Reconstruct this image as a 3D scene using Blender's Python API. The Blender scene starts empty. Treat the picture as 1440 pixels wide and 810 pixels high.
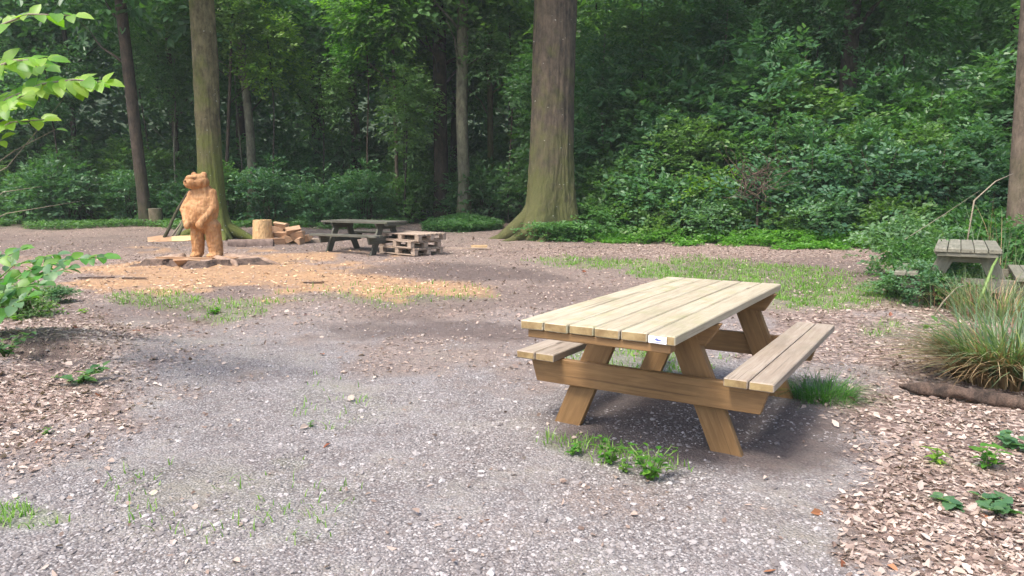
import bpy, bmesh, math, random
import numpy as np
from mathutils import Vector, Matrix, Euler
from math import radians, sin, cos, pi

S = bpy.context.scene
COL = S.collection
# ------------------------------------------------------------------ camera
F, PITCH, CH = 1037.66, 0.1353, 1.40          # focal in px of a 1440 wide frame
cd = bpy.data.cameras.new('camera'); cam = bpy.data.objects.new('camera', cd); COL.objects.link(cam)
cam.location = (0, 0, CH); cam.rotation_euler = (pi/2 - PITCH, 0, 0)
cd.sensor_width = 36; cd.lens = F/1440*36; cd.clip_start = 0.05; cd.clip_end = 600
S.camera = cam
# ------------------------------------------------------------------ light
SUN_DIR = Vector((-0.50, -0.50, 1.15)).normalized()      # towards the sun
w = bpy.data.worlds.new('World'); S.world = w; w.use_nodes = True
nt = w.node_tree; bg = nt.nodes['Background']; bg.inputs[1].default_value = 0.15
sky = nt.nodes.new('ShaderNodeTexSky'); sky.sky_type = 'NISHITA'; sky.sun_disc = False
sky.sun_elevation = math.asin(SUN_DIR.z); sky.sun_rotation = math.atan2(SUN_DIR.x, SUN_DIR.y)
sky.air_density = 1.0; sky.dust_density = 4.0; sky.ozone_density = 1.0
nt.links.new(sky.outputs[0], bg.inputs[0])
sl = bpy.data.lights.new('sun', 'SUN'); sl.energy = 1.5; sl.angle = radians(12); sl.color = (1.0, .95, .86)
so = bpy.data.objects.new('sun', sl); COL.objects.link(so)
so.rotation_euler = SUN_DIR.to_track_quat('Z', 'Y').to_euler(); so.location = (-8, -4, 14)
S.view_settings.view_transform = 'Standard'; S.view_settings.look = 'None'
S.view_settings.exposure = 1.42; S.view_settings.gamma = 1.0
S.render.engine = 'CYCLES'
S.cycles.max_bounces = 6; S.cycles.diffuse_bounces = 3; S.cycles.glossy_bounces = 2
S.cycles.transmission_bounces = 4; S.cycles.transparent_max_bounces = 4

# ------------------------------------------------------------------ helpers
def at(px, py, d):                              # world point seen at pixel, at forward distance Y = d
    a, b = (px-720)/F, (py-405)/F
    dx, dy, dz = a, cos(PITCH)-b*sin(PITCH), -sin(PITCH)-b*cos(PITCH)
    t = d/dy
    return Vector((dx*t, d, CH+dz*t))
def gp(px, py, z=0.0):                          # ground point seen at pixel
    a, b = (px-720)/F, (py-405)/F
    dx, dy, dz = a, cos(PITCH)-b*sin(PITCH), -sin(PITCH)-b*cos(PITCH)
    t = (z-CH)/dz
    return Vector((dx*t, dy*t, z))
def proj(x, y, z):                              # numpy
    q = (z-CH)
    fw = y*cos(PITCH)-q*sin(PITCH); dn = -y*sin(PITCH)-q*cos(PITCH)
    fw = np.where(fw < .05, .05, fw)
    return 720+F*x/fw, 405+F*dn/fw

def _h(ix, iy, s):
    n = (ix.astype(np.int64)*374761393 + iy.astype(np.int64)*668265263 + s*1442695041) & 0x7fffffff
    n = ((n ^ (n >> 13))*1274126177) & 0x7fffffff
    return ((n ^ (n >> 16)) & 0xffff)/65535.0
def vn(x, y, s=0):
    x = np.asarray(x, float); y = np.asarray(y, float)
    ix, iy = np.floor(x), np.floor(y); fx, fy = x-ix, y-iy
    fx = fx*fx*(3-2*fx); fy = fy*fy*(3-2*fy)
    a, b = _h(ix, iy, s), _h(ix+1, iy, s); c, d = _h(ix, iy+1, s), _h(ix+1, iy+1, s)
    return (a+(b-a)*fx)*(1-fy)+(c+(d-c)*fx)*fy
def fbm(x, y, s=0, o=4):
    v = 0; a = .5; t = 0
    for i in range(o):
        v = v+a*vn(x*2**i, y*2**i, s+i*17); t += a; a *= .5
    return v/t
def sm(a, b, x): 
    t = np.clip((x-a)/(b-a), 0, 1); return t*t*(3-2*t)

def link(name, me, mat=None, parent=None):
    if mat is not None and len(me.materials) == 0: me.materials.append(mat)
    o = bpy.data.objects.new(name, me); COL.objects.link(o)
    if parent: o.parent = parent
    return o
def mesh_np(name, v, f, smooth=False, attrs=None):
    """v (N,3), f (M,k) with k 3 or 4; attrs: name -> (domain, float array)"""
    me = bpy.data.meshes.new(name); v = np.asarray(v, np.float32); f = np.asarray(f, np.int32)
    me.vertices.add(len(v)); me.vertices.foreach_set('co', v.ravel())
    k = f.shape[1]; me.loops.add(f.size); me.loops.foreach_set('vertex_index', f.ravel())
    me.polygons.add(len(f)); me.polygons.foreach_set('loop_start', np.arange(0, f.size, k, dtype=np.int32))
    me.polygons.foreach_set('use_smooth', np.full(len(f), smooth))
    for n, (dom, arr) in (attrs or {}).items():
        if arr.ndim == 1:
            a = me.attributes.new(n, 'FLOAT', dom); a.data.foreach_set('value', arr.astype(np.float32))
        else:
            a = me.attributes.new(n, 'FLOAT_COLOR', dom)
            a.data.foreach_set('color', arr.astype(np.float32).ravel())
    me.update(calc_edges=True)
    return me
def mesh_bm(name, bm, smooth=False):
    me = bpy.data.meshes.new(name); bm.to_mesh(me); bm.free()
    if smooth:
        me.polygons.foreach_set('use_smooth', [True]*len(me.polygons))
    me.update(); return me
def empty(name, label, cat, loc=(0, 0, 0), rz=0, group=None):
    o = bpy.data.objects.new(name, None); COL.objects.link(o); o.empty_display_size = .2
    o.location = loc; o.rotation_euler = (0, 0, rz)
    return tag(o, label, cat, group)
def tag(o, label=None, cat=None, group=None, kind=None):
    if label: o['label'] = label
    if cat: o['category'] = cat
    if group: o['group'] = group
    if kind: o['kind'] = kind
    return o
def copy_tree(o, parent=None):
    c = o.copy(); COL.objects.link(c)
    if parent: c.parent = parent
    for ch in list(o.children): copy_tree(ch, c)
    return c

# ------------------------------------------------------------------ materials
class NT:
    def __init__(s, name):
        s.m = bpy.data.materials.new(name); s.m.use_nodes = True
        s.t = s.m.node_tree; s.b = s.t.nodes['Principled BSDF']; s.out = s.t.nodes['Material Output']
        s.b.inputs['Roughness'].default_value = .8
    def n(s, typ, **kw):
        nd = s.t.nodes.new(typ)
        for k, v in kw.items():
            if k in nd.inputs: nd.inputs[k].default_value = v
            else: setattr(nd, k, v)
        return nd
    def l(s, a, b): s.t.links.new(a, b)
    def val(s, x, inp):
        if isinstance(x, (int, float, tuple)): inp.default_value = x
        else: s.l(x, inp)
    def coord(s, kind='Object'): return s.n('ShaderNodeTexCoord').outputs[kind]
    def mapping(s, vec, scale=(1, 1, 1), rot=(0, 0, 0)):
        m = s.n('ShaderNodeMapping'); m.inputs['Scale'].default_value = scale
        m.inputs['Rotation'].default_value = rot
        s.l(vec, m.inputs[0]); return m.outputs[0]
    def noise(s, vec, scale, detail=4, rough=.55, dist=0):
        n = s.n('ShaderNodeTexNoise', Scale=scale, Detail=detail, Roughness=rough, Distortion=dist)
        s.l(vec, n.inputs['Vector']); return n.outputs['Fac']
    def voro(s, vec, scale, out='Distance', feature='F1'):
        n = s.n('ShaderNodeTexVoronoi', Scale=scale); n.feature = feature
        s.l(vec, n.inputs['Vector']); return n.outputs[out]
    def ramp(s, fac, stops):
        r = s.n('ShaderNodeValToRGB'); e = r.color_ramp.elements
        while len(e) < len(stops): e.new(.5)
        for i, (p, c) in enumerate(stops):
            e[i].position = p; e[i].color = (*c, 1) if len(c) == 3 else c
        s.l(fac, r.inputs[0]); return r.outputs[0]
    def mr(s, x, a, b, c=0, d=1):
        m = s.n('ShaderNodeMapRange'); m.inputs[1].default_value = a; m.inputs[2].default_value = b
        m.inputs[3].default_value = c; m.inputs[4].default_value = d
        s.l(x, m.inputs[0]); return m.outputs[0]
    def mix(s, f, a, b, mode='MIX'):
        m = s.n('ShaderNodeMix'); m.data_type = 'RGBA'; m.blend_type = mode
        s.val(f, m.inputs[0])
        for x, i in ((a, 6), (b, 7)):
            if isinstance(x, tuple): m.inputs[i].default_value = (*x, 1) if len(x) == 3 else x
            else: s.l(x, m.inputs[i])
        return m.outputs[2]
    def math(s, op, a, b=0.0):
        m = s.n('ShaderNodeMath'); m.operation = op
        s.val(a, m.inputs[0]); s.val(b, m.inputs[1]); return m.outputs[0]
    def attr(s, name, out='Fac'):
        a = s.n('ShaderNodeAttribute'); a.attribute_name = name; return a.outputs[out]
    def rnd(s): return s.n('ShaderNodeObjectInfo').outputs['Random']
    def color(s, c):
        s.val(c if not (isinstance(c, tuple) and len(c) == 3) else (*c, 1), s.b.inputs['Base Color'])
    def bump(s, h, strength=.5, dist=.01, prev=None):
        b = s.n('ShaderNodeBump', Strength=strength, Distance=dist); s.l(h, b.inputs['Height'])
        if prev is not None: s.l(prev, b.inputs['Normal'])
        s.l(b.outputs[0], s.b.inputs['Normal']); return b.outputs[0]
    def offset(s, vec, k=37.0):
        r = s.rnd(); c = s.n('ShaderNodeCombineXYZ'); m = s.math('MULTIPLY', r, k)
        s.l(m, c.inputs[0]); s.l(s.math('MULTIPLY', r, k*1.7), c.inputs[1]); s.l(m, c.inputs[2])
        v = s.n('ShaderNodeVectorMath'); v.operation = 'ADD'; s.l(vec, v.inputs[0]); s.l(c.outputs[0], v.inputs[1])
        return v.outputs[0]

def mat_plank(name, base, dark, light, green=None, wet=.0, rough=.7, greenamt=.45):
    """timber, grain along local X"""
    t = NT(name); o = t.offset(t.coord())
    g = t.noise(t.mapping(o, (1.2, 14, 14)), 3.0, 6, .6, .6)
    fine = t.noise(t.mapping(o, (4, 120, 120)), 2.0, 3, .6)
    blot = t.noise(o, 2.6, 4, .6)
    c = t.ramp(g, [(.25, dark), (.5, base), (.75, light)])
    c = t.mix(t.mr(fine, .35, .65, .0, .35), c, dark)
    c = t.mix(t.mr(blot, .4, .7, 0, .4), c, light)
    # knots
    kn = t.voro(t.mapping(o, (2.2, 7, 7)), 1.0)
    c = t.mix(t.mr(kn, .06, .13, .75, 0), c, tuple(x*.45 for x in dark))
    if green:
        gm = t.noise(o, 5.0, 5, .65)
        c = t.mix(t.mr(gm, .52, .72, 0, greenamt), c, green)
    st = t.noise(t.mapping(o, (.9, 5, 5)), 1.7, 5, .7)
    c = t.mix(t.mr(st, .5, .68, 0, .55), c, tuple(x*y_ for x, y_ in zip(dark, (.85, .95, .95))))
    crack = t.noise(t.mapping(o, (.8, 60, 60)), 1.3, 3, .6)
    c = t.mix(t.mr(crack, .62, .68, 0, .6), c, tuple(x*.4 for x in dark))
    r = t.rnd()
    c = t.mix(t.mr(r, 0, 1, 0, .45), c, tuple(x*.72 for x in base))
    t.color(c); t.b.inputs['Roughness'].default_value = rough
    h = t.math('ADD', t.math('MULTIPLY', fine, .6), g)
    t.bump(h, .45, .004)
    return t.m

def mat_bark(name, base, dark, moss, mossamt, lichen=0.0, scale=1.0, topmoss=3.0):
    t = NT(name); o = t.coord(); v = t.mapping(o, (1, 1, .55))
    n1 = t.noise(v, 5*scale, 8, .72); n2 = t.noise(t.mapping(o, (1, 1, .18)), 26*scale, 6, .7); n3 = t.noise(o, 1.3, 5, .6)
    c = t.ramp(n1, [(.34, tuple(x*.8 for x in dark)), (.52, base), (.68, tuple(min(1, x*1.5) for x in base))])
    c = t.mix(t.mr(n2, .5, .7, 0, .5), c, tuple(x*.5 for x in dark))
    sep = t.n('ShaderNodeSeparateXYZ'); t.l(o, sep.inputs[0])
    z = t.mr(sep.outputs[2], 0, topmoss, .38, -.05)
    mo = t.math('ADD', n3, z)
    mo = t.mr(mo, .62-.2*mossamt, .85-.2*mossamt, 0, min(1, .35+mossamt*.6))
    mcol = t.mix(t.noise(o, 30, 3), tuple(x*.6 for x in moss), tuple(x*1.35 for x in moss))
    c = t.mix(mo, c, mcol) if mossamt > 0 else c
    if lichen:
        l1 = t.voro(t.mapping(o, (1, 1, 1.6)), 7)
        ln = t.noise(o, 2.2, 3)
        ln2 = t.noise(o, 9, 4, .8)
        thr = t.math('MULTIPLY', t.mr(ln, .45, .65, 0, 1), t.math('MULTIPLY', t.mr(ln2, .35, .75, 0, 1), .42*lichen))
        d = t.math('SUBTRACT', thr, l1)
        c = t.mix(t.mr(d, 0, .03, 0, .8), c, (.42, .42, .36))
    t.color(c); t.b.inputs['Roughness'].default_value = .9
    h = t.math('ADD', t.math('MULTIPLY', n2, .7), t.math('MULTIPLY', n1, .8))
    t.bump(h, 1.0, .06)
    return t.m

def mat_leaf(name, a, b, hi, trans=.35, rough=.42, backlit=1.6):
    """per-leaf colour variation from the face attribute rnd"""
    t = NT(name); r = t.attr('rnd'); o = t.coord()
    c = t.ramp(r, [(0, a), (.6, b), (1, hi)])
    big = t.noise(t.offset(o, 11), .9, 2)
    c = t.mix(t.mr(big, .35, .65, 0, .35), c, tuple(x*.75 for x in a))
    oi = t.rnd()
    hs = t.n('ShaderNodeHueSaturation'); t.l(c, hs.inputs['Color'])
    t.l(t.mr(oi, 0, 1, .48, .52), hs.inputs['Hue']); t.l(t.mr(oi, 0, 1, 1.12, .88), hs.inputs['Value'])
    c = hs.outputs[0]
    t.color(c); t.b.inputs['Roughness'].default_value = rough
    t.b.inputs['Specular IOR Level'].default_value = .45
    tr = t.n('ShaderNodeBsdfTranslucent'); 
    tc = t.mix(1.0, c, (1.2*backlit, 1.35*backlit, .45*backlit), 'MULTIPLY'); t.l(tc, tr.inputs[0])
    mx = t.n('ShaderNodeMixShader', Fac=trans); t.l(t.b.outputs[0], mx.inputs[1]); t.l(tr.outputs[0], mx.inputs[2])
    t.l(mx.outputs[0], t.out.inputs[0])
    return t.m

def mat_simple(name, a, b, scale=8, rough=.85, bump=.3, bd=.01, attrmix=False):
    t = NT(name); o = t.offset(t.coord())
    n = t.noise(o, scale, 5, .6); c = t.ramp(n, [(.3, a), (.7, b)])
    if attrmix:
        c = t.ramp(t.attr('rnd'), [(0, a), (1, b)])
    t.color(c); t.b.inputs['Roughness'].default_value = rough
    t.bump(n, bump, bd); return t.m

M = {}
M['top'] = mat_plank('weathered_top_timber', (.42, .36, .25), (.25, .195, .13), (.54, .485, .375), (.27, .29, .12), rough=.72, greenamt=.75)
M['seat'] = mat_plank('weathered_seat_timber', (.34, .275, .21), (.20, .145, .105), (.44, .38, .315), (.33, .34, .16), rough=.7, greenamt=.2)
M['frame'] = mat_plank('brown_frame_timber', (.22, .122, .045), (.135, .068, .024), (.31, .185, .078), rough=.62)
M['endgrain'] = mat_simple('weathered_end_grain', (.16, .10, .04), (.36, .27, .13), 14, .8, .5, .004)
M['oldwood'] = mat_plank('dark_mossy_timber', (.085, .08, .06), (.04, .036, .028), (.17, .17, .14), (.10, .15, .06), rough=.85)
M['greywood'] = mat_plank('grey_weathered_timber', (.19, .18, .135), (.09, .085, .06), (.30, .285, .23), (.10, .14, .055), rough=.85)
M['pallet'] = mat_plank('pallet_timber', (.34, .255, .19), (.18, .13, .10), (.48, .395, .315), rough=.85)
M['freshwood'] = mat_plank('fresh_cut_timber', (.62, .42, .21), (.50, .30, .14), (.72, .55, .34), rough=.75)
M['firewood'] = mat_plank('split_firewood', (.42, .25, .14), (.22, .115, .06), (.58, .40, .26), rough=.8)
M['beech'] = mat_bark('beech_bark', (.135, .115, .055), (.06, .048, .022), (.105, .125, .02), .95, lichen=1.0)
M['roottan'] = mat_simple('dusty_root', (.20, .135, .10), (.40, .28, .20), 12, .9, .6, .02)
M['bigbeech'] = mat_bark('big_beech_bark', (.082, .062, .042), (.030, .023, .018), (.09, .10, .022), .62, lichen=.8, topmoss=4)
M['bark'] = mat_bark('brown_bark', (.06, .043, .03), (.03, .022, .016), (.05, .065, .015), .15, 0, 1.2)
M['greybark'] = mat_bark('grey_bark', (.16, .155, .11), (.08, .075, .055), (.09, .11, .03), .3, .4)
M['palebark'] = mat_bark('pale_brown_bark', (.15, .115, .085), (.08, .06, .045), (.12, .13, .04), .1, 0, 1.1)
M['darkbark'] = mat_bark('dark_bark', (.045, .035, .025), (.02, .016, .012), (.03, .04, .012), .2, 0)
M['logbark'] = mat_bark('rotting_log_bark', (.15, .10, .075), (.04, .027, .021), (.16, .16, .05), 0, 0, 1.6)
M['soil'] = mat_simple('stump_soil', (.10, .07, .06), (.22, .16, .13), 9, .95, .8, .03)
M['leaf_mid'] = mat_leaf('shrub_leaf_mid', (.058, .130, .040), (.095, .200, .058), (.17, .31, .09))
M['leaf_blue'] = mat_leaf('shrub_leaf_bluegreen', (.048, .125, .058), (.082, .190, .088), (.165, .31, .15))
M['leaf_dark'] = mat_leaf('shrub_leaf_dark', (.044, .112, .046), (.072, .165, .066), (.13, .25, .095))
M['leaf_bright'] = mat_leaf('leaf_bright', (.065, .150, .030), (.105, .225, .042), (.18, .32, .06), .45)
M['leaf_fresh'] = mat_leaf('beech_leaf_fresh', (.13, .25, .03), (.22, .38, .05), (.38, .52, .16), .5)
M['leaf_cover'] = mat_leaf('ground_cover_leaf', (.055, .16, .022), (.10, .26, .035), (.17, .36, .05), .4)
M['leaf_grey'] = mat_leaf('leaf_grey_green', (.06, .14, .06), (.11, .22, .10), (.20, .32, .17), .35)
M['grass'] = mat_leaf('grass_blade', (.10, .21, .03), (.18, .32, .06), (.30, .42, .13), .4, .5)
M['sedge'] = mat_leaf('sedge_blade', (.08, .14, .065), (.14, .205, .105), (.32, .36, .23), .35, .45)
M['straw'] = mat_leaf('dead_sedge_blade', (.22, .13, .07), (.36, .24, .13), (.52, .40, .24), .25, .6, .7)
M['deadleaf'] = mat_leaf('dead_leaf', (.16, .108, .084), (.40, .31, .255), (.58, .49, .42), .12, .6, .6)
M['redleaf'] = mat_leaf('rust_leaf', (.20, .07, .035), (.30, .11, .05), (.38, .18, .08), .15, .6, .6)
M['twig'] = mat_simple('twig', (.16, .13, .09), (.28, .24, .17), 20, .85)
M['greenstem'] = mat_simple('green_stem', (.10, .17, .04), (.16, .24, .06), 20, .6)
M['stone'] = mat_simple('gravel_stone', (.14, .122, .118), (.40, .37, .36), 9, .85, .4, .003, attrmix=True)
M['chip'] = mat_simple('wood_chip', (.42, .26, .13), (.74, .55, .34), 9, .8, .3, .003, attrmix=True)
M['plaque'] = mat_simple('white_plaque', (.78, .78, .80), (.84, .84, .86), 5, .35, .02, .001)
M['plaqueblue'] = mat_simple('plaque_mark', (.10, .12, .35), (.14, .16, .40), 5, .4, .02, .001)
M['rust'] = mat_simple('bolt_steel', (.20, .17, .15), (.34, .31, .28), 30, .45, .1, .001)
M['blackish'] = mat_simple('dark_scorch', (.05, .03, .02), (.08, .05, .03), 20, .6)

# ------------------------------------------------------------------ ground zones
def terrain(x, y):
    x = np.asarray(x, float); y = np.asarray(y, float)
    h = (fbm(x*.35, y*.35, 3)-.5)*.10 + (fbm(x*1.7, y*1.7, 9)-.5)*.03
    keep = np.exp(-(((x-1.0)/1.6)**2+((y-4.4)/1.8)**2))          # level ground under the table
    h = h*(1-keep*.8)
    h = h*sm(1.0, 3.2, np.hypot(x, y))
    h = h+.20*np.exp(-(((x+4.1)/1.0)**2+((y-5.9)/1.1)**2)) - .22*np.exp(-(((x+3.95)/.55)**2+((y-5.75)/.22)**2))
    h = h+.10*sm(3.0, 5.5, x)*sm(14, 7, y)
    r = np.hypot(x, y); ang = np.abs(np.arctan2(x, y))
    h = h+sm(58, 95, r)*22*sm(2.4, 1.6, ang)
    h = h+.05*np.exp(-np.hypot((x+5.45)/1.4, (y-13.0)/.9)**4)
    return h
def tz(x, y): return float(terrain(np.array([x]), np.array([y]))[0])
def on(px, py):                                 # point on the terrain under a pixel
    p = gp(px, py)
    for _ in range(3): p = gp(px, py, tz(p.x, p.y))
    return p

def ell(px, py, cx, cy, rx, ry, rot=0):
    a = radians(rot); dx, dy = px-cx, py-cy
    return np.hypot((dx*cos(a)+dy*sin(a))/rx, (-dx*sin(a)+dy*cos(a))/ry)
def blob(d, e=.25): return sm(1+e, 1-e, d)
def zones(x, y):
    """sawdust, litter, grass, dark dirt with painted shade, gravel  each 0..1"""
    px, py = proj(x, y, 0*x)
    front = sm(.5, 1.5, y)
    n = fbm(x*1.3, y*1.3, 21)-.5; n2 = fbm(x*4.5, y*4.5, 33)-.5; n3 = fbm(x*.5, y*.5, 51, 3)-.5
    w = 1.6*n+.7*n2
    E = lambda *a: ell(px, py, *a)
    saw = np.maximum.reduce([blob(E(300, 384, 215, 26)+w), blob(E(440, 392, 190, 19, 2)+w), blob(E(600, 404, 110, 11, 3)+w)])
    saw = saw*(1-.9*blob(E(640, 385, 130, 11, 2)+.6*w))
    lit = np.maximum.reduce([blob(E(20, 470, 215, 75, 8)+w, .5), blob(E(10, 570, 190, 75, -8)+w, .5),
        sm(1120, 1310, px-190*w+ (py-560)*-.2)*sm(415, 440, py+20*w), blob(E(1330, 690, 170, 80, -20)+w),
        blob(E(1000, 358, 330, 13, 1.2)+.7*w), blob(E(1170, 470, 120, 32, -5)+w)*.8])
    far = sm(9, 14, y)
    lit = np.maximum(lit, .6*sm(-.08, .16, n+.5*n2)*far)
    lit = np.maximum(lit, .45*sm(-.05, .2, n3+.6*n2)*sm(500, 440, py)*front)
    lit = np.maximum(lit, .35*sm(.0, .3, n+.8*n2)*sm(560, 470, py)*front)
    lit = np.maximum(lit, sm(21, 27, y+4*n))                       # the forest floor
    gr = np.maximum.reduce([blob(E(1090, 400, 150, 26, 8)+.45*w)*1.0, blob(E(960, 384, 60, 10, 5)+w), blob(E(830, 369, 80, 7, 2)+w)*.8, blob(E(225, 423, 75, 12)+w)*.75,
        blob(E(320, 434, 60, 16)+w)*.6, blob(E(560, 412, 150, 13)+w)*.4, blob(E(330, 700, 130, 50)+1.3*w)*.10,
        blob(E(20, 730, 60, 14)+w)*.6, blob(E(405, 645, 40, 18)+w)*.25, blob(E(1060, 520, 60, 40)+w)*.0,
        blob(E(880, 500, 110, 30)+w)*.5, blob(E(1240, 465, 40, 12)+w)*.5, blob(E(870, 640, 100, 14, 12)+w)*.45,
        blob(E(1290, 395, 60, 30)+w)*.5, blob(E(480, 560, 70, 35)+1.3*w)*.12])
    dk = np.maximum.reduce([blob(E(980, 600, 210, 55, 8)+.7*w)*.95, blob(E(610, 462, 175, 15, 1)+w)*.8, blob(E(1150, 385, 150, 18, 4)+w)*.55,  # first ellipse: dark soil with the table's shadow painted in
        blob(E(640, 385, 130, 11, 2)+.8*w)*.9, blob(E(180, 440, 120, 16)+w)*.5, blob(E(30, 505, 90, 28, 8)+.8*w)*.95,  # last ellipse paints the shade lying in the left hollow
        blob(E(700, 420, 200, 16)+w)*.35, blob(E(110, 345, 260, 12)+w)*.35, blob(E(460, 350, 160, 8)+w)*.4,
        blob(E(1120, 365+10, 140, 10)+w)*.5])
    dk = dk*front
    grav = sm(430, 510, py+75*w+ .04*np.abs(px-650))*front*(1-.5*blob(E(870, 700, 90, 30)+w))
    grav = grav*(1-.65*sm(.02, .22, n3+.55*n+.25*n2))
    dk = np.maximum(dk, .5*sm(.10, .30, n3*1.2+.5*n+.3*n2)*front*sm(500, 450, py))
    return [np.clip(np.where(y > .3, q, d), 0, 1) for q, d in ((saw, 0), (lit, .25), (gr, .1), (dk, 0), (grav, .7))]

def build_ground():
    R = np.concatenate([[0.0], np.geomspace(.4, 120, 330)])
    T = np.concatenate([np.linspace(-48, 48, 560), np.linspace(50, 310, 66)])*pi/180
    rr, tt = np.meshgrid(R, T, indexing='ij')
    x, y = rr*np.sin(tt), rr*np.cos(tt)
    z = terrain(x, y)
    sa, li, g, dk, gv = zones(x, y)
    z = z+(fbm(x*9, y*9, 71, 3)-.5)*.018*(1-.5*gv)*sm(.8, 2, rr)*sm(60, 20, rr)+li*(fbm(x*5, y*5, 72, 3)-.3)*.03*sm(60, 20, rr)
    nr, ntt = rr.shape
    i = np.arange(nr-1)[:, None]*ntt; j = np.arange(ntt)[None, :]; j2 = (j+1) % ntt
    f = np.stack([i+j, i+ntt+j, i+ntt+j2, i+j2], -1).reshape(-1, 4)
    v = np.stack([x, y, z], -1).reshape(-1, 3)
    ca = np.stack([sa, li, g, np.ones_like(sa)], -1).reshape(-1, 4)
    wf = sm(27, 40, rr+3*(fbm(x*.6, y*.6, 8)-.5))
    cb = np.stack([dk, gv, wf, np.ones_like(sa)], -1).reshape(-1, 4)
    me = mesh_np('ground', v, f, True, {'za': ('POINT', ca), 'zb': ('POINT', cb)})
    t = NT('forest_clearing_ground'); o = t.coord()
    A = t.n('ShaderNodeSeparateColor'); t.l(t.attr('za', 'Color'), A.inputs[0])
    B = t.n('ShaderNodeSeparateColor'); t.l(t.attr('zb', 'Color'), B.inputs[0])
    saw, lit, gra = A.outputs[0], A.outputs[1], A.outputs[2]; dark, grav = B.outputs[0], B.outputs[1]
    n1 = t.noise(o, 2.2, 7, .65); n2 = t.noise(o, 14, 6, .7); n3 = t.noise(o, 90, 4, .7); nb = t.noise(o, .7, 4, .6)
    # bare dirt, purple brown
    dirt = t.ramp(n2, [(.3, (.095, .068, .058)), (.5, (.170, .125, .106)), (.7, (.28, .215, .18))])
    dirt = t.mix(t.mr(n3, .48, .62, 0, .6), dirt, (.36, .285, .235))
    nf = t.noise(t.mapping(o, (.6, 1.6, 1)), 42, 4, .75)
    dirt = t.mix(t.mr(nf, .52, .62, 0, .75), dirt, (.42, .33, .27))
    dirt = t.mix(t.mr(nf, .46, .36, 0, .6), dirt, (.075, .05, .042))
    # gravel: cells of stones
    vc = t.voro(o, 80, 'Color'); vd = t.voro(o, 80); s = t.n('ShaderNodeSeparateColor'); t.l(vc, s.inputs[0])
    gcol = t.ramp(s.outputs[0], [(0, (.15, .133, .128)), (.45, (.27, .246, .24)), (.8, (.36, .335, .325)), (1, (.49, .46, .45))])
    gcol = t.mix(t.mr(vd, .35, .7, 0, .8), gcol, (.10, .083, .08))
    gcol = t.mix(t.mr(n1, .42, .62, 0, .30), gcol, (.42, .40, .40))
    gcol = t.mix(t.mr(n2, .5, .66, 0, .6), gcol, (.20, .155, .14))
    gcol = t.mix(t.mr(t.noise(o, 1.1, 5, .7), .5, .68, 0, .4), gcol, (.26, .23, .155))
    c = t.mix(grav, dirt, gcol)
    # wood dust
    sd = t.ramp(n2, [(.25, (.27, .145, .07)), (.55, (.42, .245, .125)), (.8, (.50, .33, .19))])
    sd = t.mix(t.mr(n3, .4, .7, 0, .4), sd, (.52, .36, .22))
    edge = t.math('MULTIPLY', saw, t.mr(n1, .3, .6, .75, 1.0))
    # leaf litter cells
    ov = t.mapping(o, (1, 1, 1), (0, 0, .5))
    lc = t.voro(t.mapping(ov, (1.0, 1.9, 1)), 17, 'Color'); ld = t.voro(t.mapping(ov, (1.0, 1.9, 1)), 17)
    s2 = t.n('ShaderNodeSeparateColor'); t.l(lc, s2.inputs[0])
    lcol = t.ramp(s2.outputs[1], [(0, (.15, .095, .075)), (.35, (.33, .225, .185)), (.7, (.48, .365, .31)), (1, (.62, .50, .43))])
    lcol = t.mix(t.mr(ld, .3, .62, 0, .75), lcol, (.10, .065, .05))
    c = t.mix(lit, c, lcol)
    gcolr = t.ramp(n3, [(.3, (.08, .13, .035)), (.6, (.17, .25, .07)), (.8, (.27, .33, .13))])
    c = t.mix(t.math('MULTIPLY', gra, t.mr(n2, .35, .6, .1, .75)), c, gcolr)
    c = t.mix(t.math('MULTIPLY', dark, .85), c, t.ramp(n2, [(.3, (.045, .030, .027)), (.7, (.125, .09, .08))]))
    c = t.mix(edge, c, sd)
    c = t.mix(t.mr(nb, .35, .7, 0, .16), c, (.10, .08, .075))
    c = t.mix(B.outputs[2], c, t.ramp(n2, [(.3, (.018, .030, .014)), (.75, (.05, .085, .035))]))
    t.color(c); t.b.inputs['Roughness'].default_value = .92
    bh = t.math('ADD', t.math('MULTIPLY', n2, .8), t.math('MULTIPLY', vd, -.35))
    nn = t.bump(bh, .9, .03)
    t.bump(n3, .7, .010, nn)
    o = link('ground', me, t.m); tag(o, kind='structure')
build_ground()

rng = np.random.default_rng(7); random.seed(7)

# ------------------------------------------------------------------ leaf engine
def leaves_mesh(pos, nrm, axis, size, wid=.55, fold=.25, droop=.15, rnd=None):
    """six-vertex folded leaf at each pos; axis = direction base->tip"""
    n = len(pos)
    axis = axis/np.linalg.norm(axis, axis=1, keepdims=True)
    nrm = nrm-(nrm*axis).sum(1, keepdims=True)*axis; nrm /= np.linalg.norm(nrm, axis=1, keepdims=True)+1e-9
    side = np.cross(axis, nrm); s = size[:, None]
    def P(u, v, h): return pos+axis*(u*s)+side*(v*s)+nrm*(h*s)
    hw = wid*.5
    hw, fold, droop = [np.broadcast_to(np.asarray(q, float).reshape(-1, 1), (n, 1)) for q in (hw, fold, droop)]
    v = np.stack([P(0, 0, 0), P(.32, hw, fold*hw), P(.70, hw*.72, fold*hw*.7-droop*.5), P(1, 0, -droop), P(.70, -hw*.72, fold*hw*.7-droop*.5), P(.32, -hw, fold*hw)], 1).reshape(-1, 3)
    b = np.arange(n)[:, None]*6
    f = np.concatenate([b+np.array([[0, 3, 2, 1]]), b+np.array([[0, 5, 4, 3]])], 1).reshape(-1, 4)
    r = rng.random(n) if rnd is None else rnd
    return v, f, np.repeat(r, 2)
def unit(a): return a/(np.linalg.norm(a, axis=1, keepdims=True)+1e-9)

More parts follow.
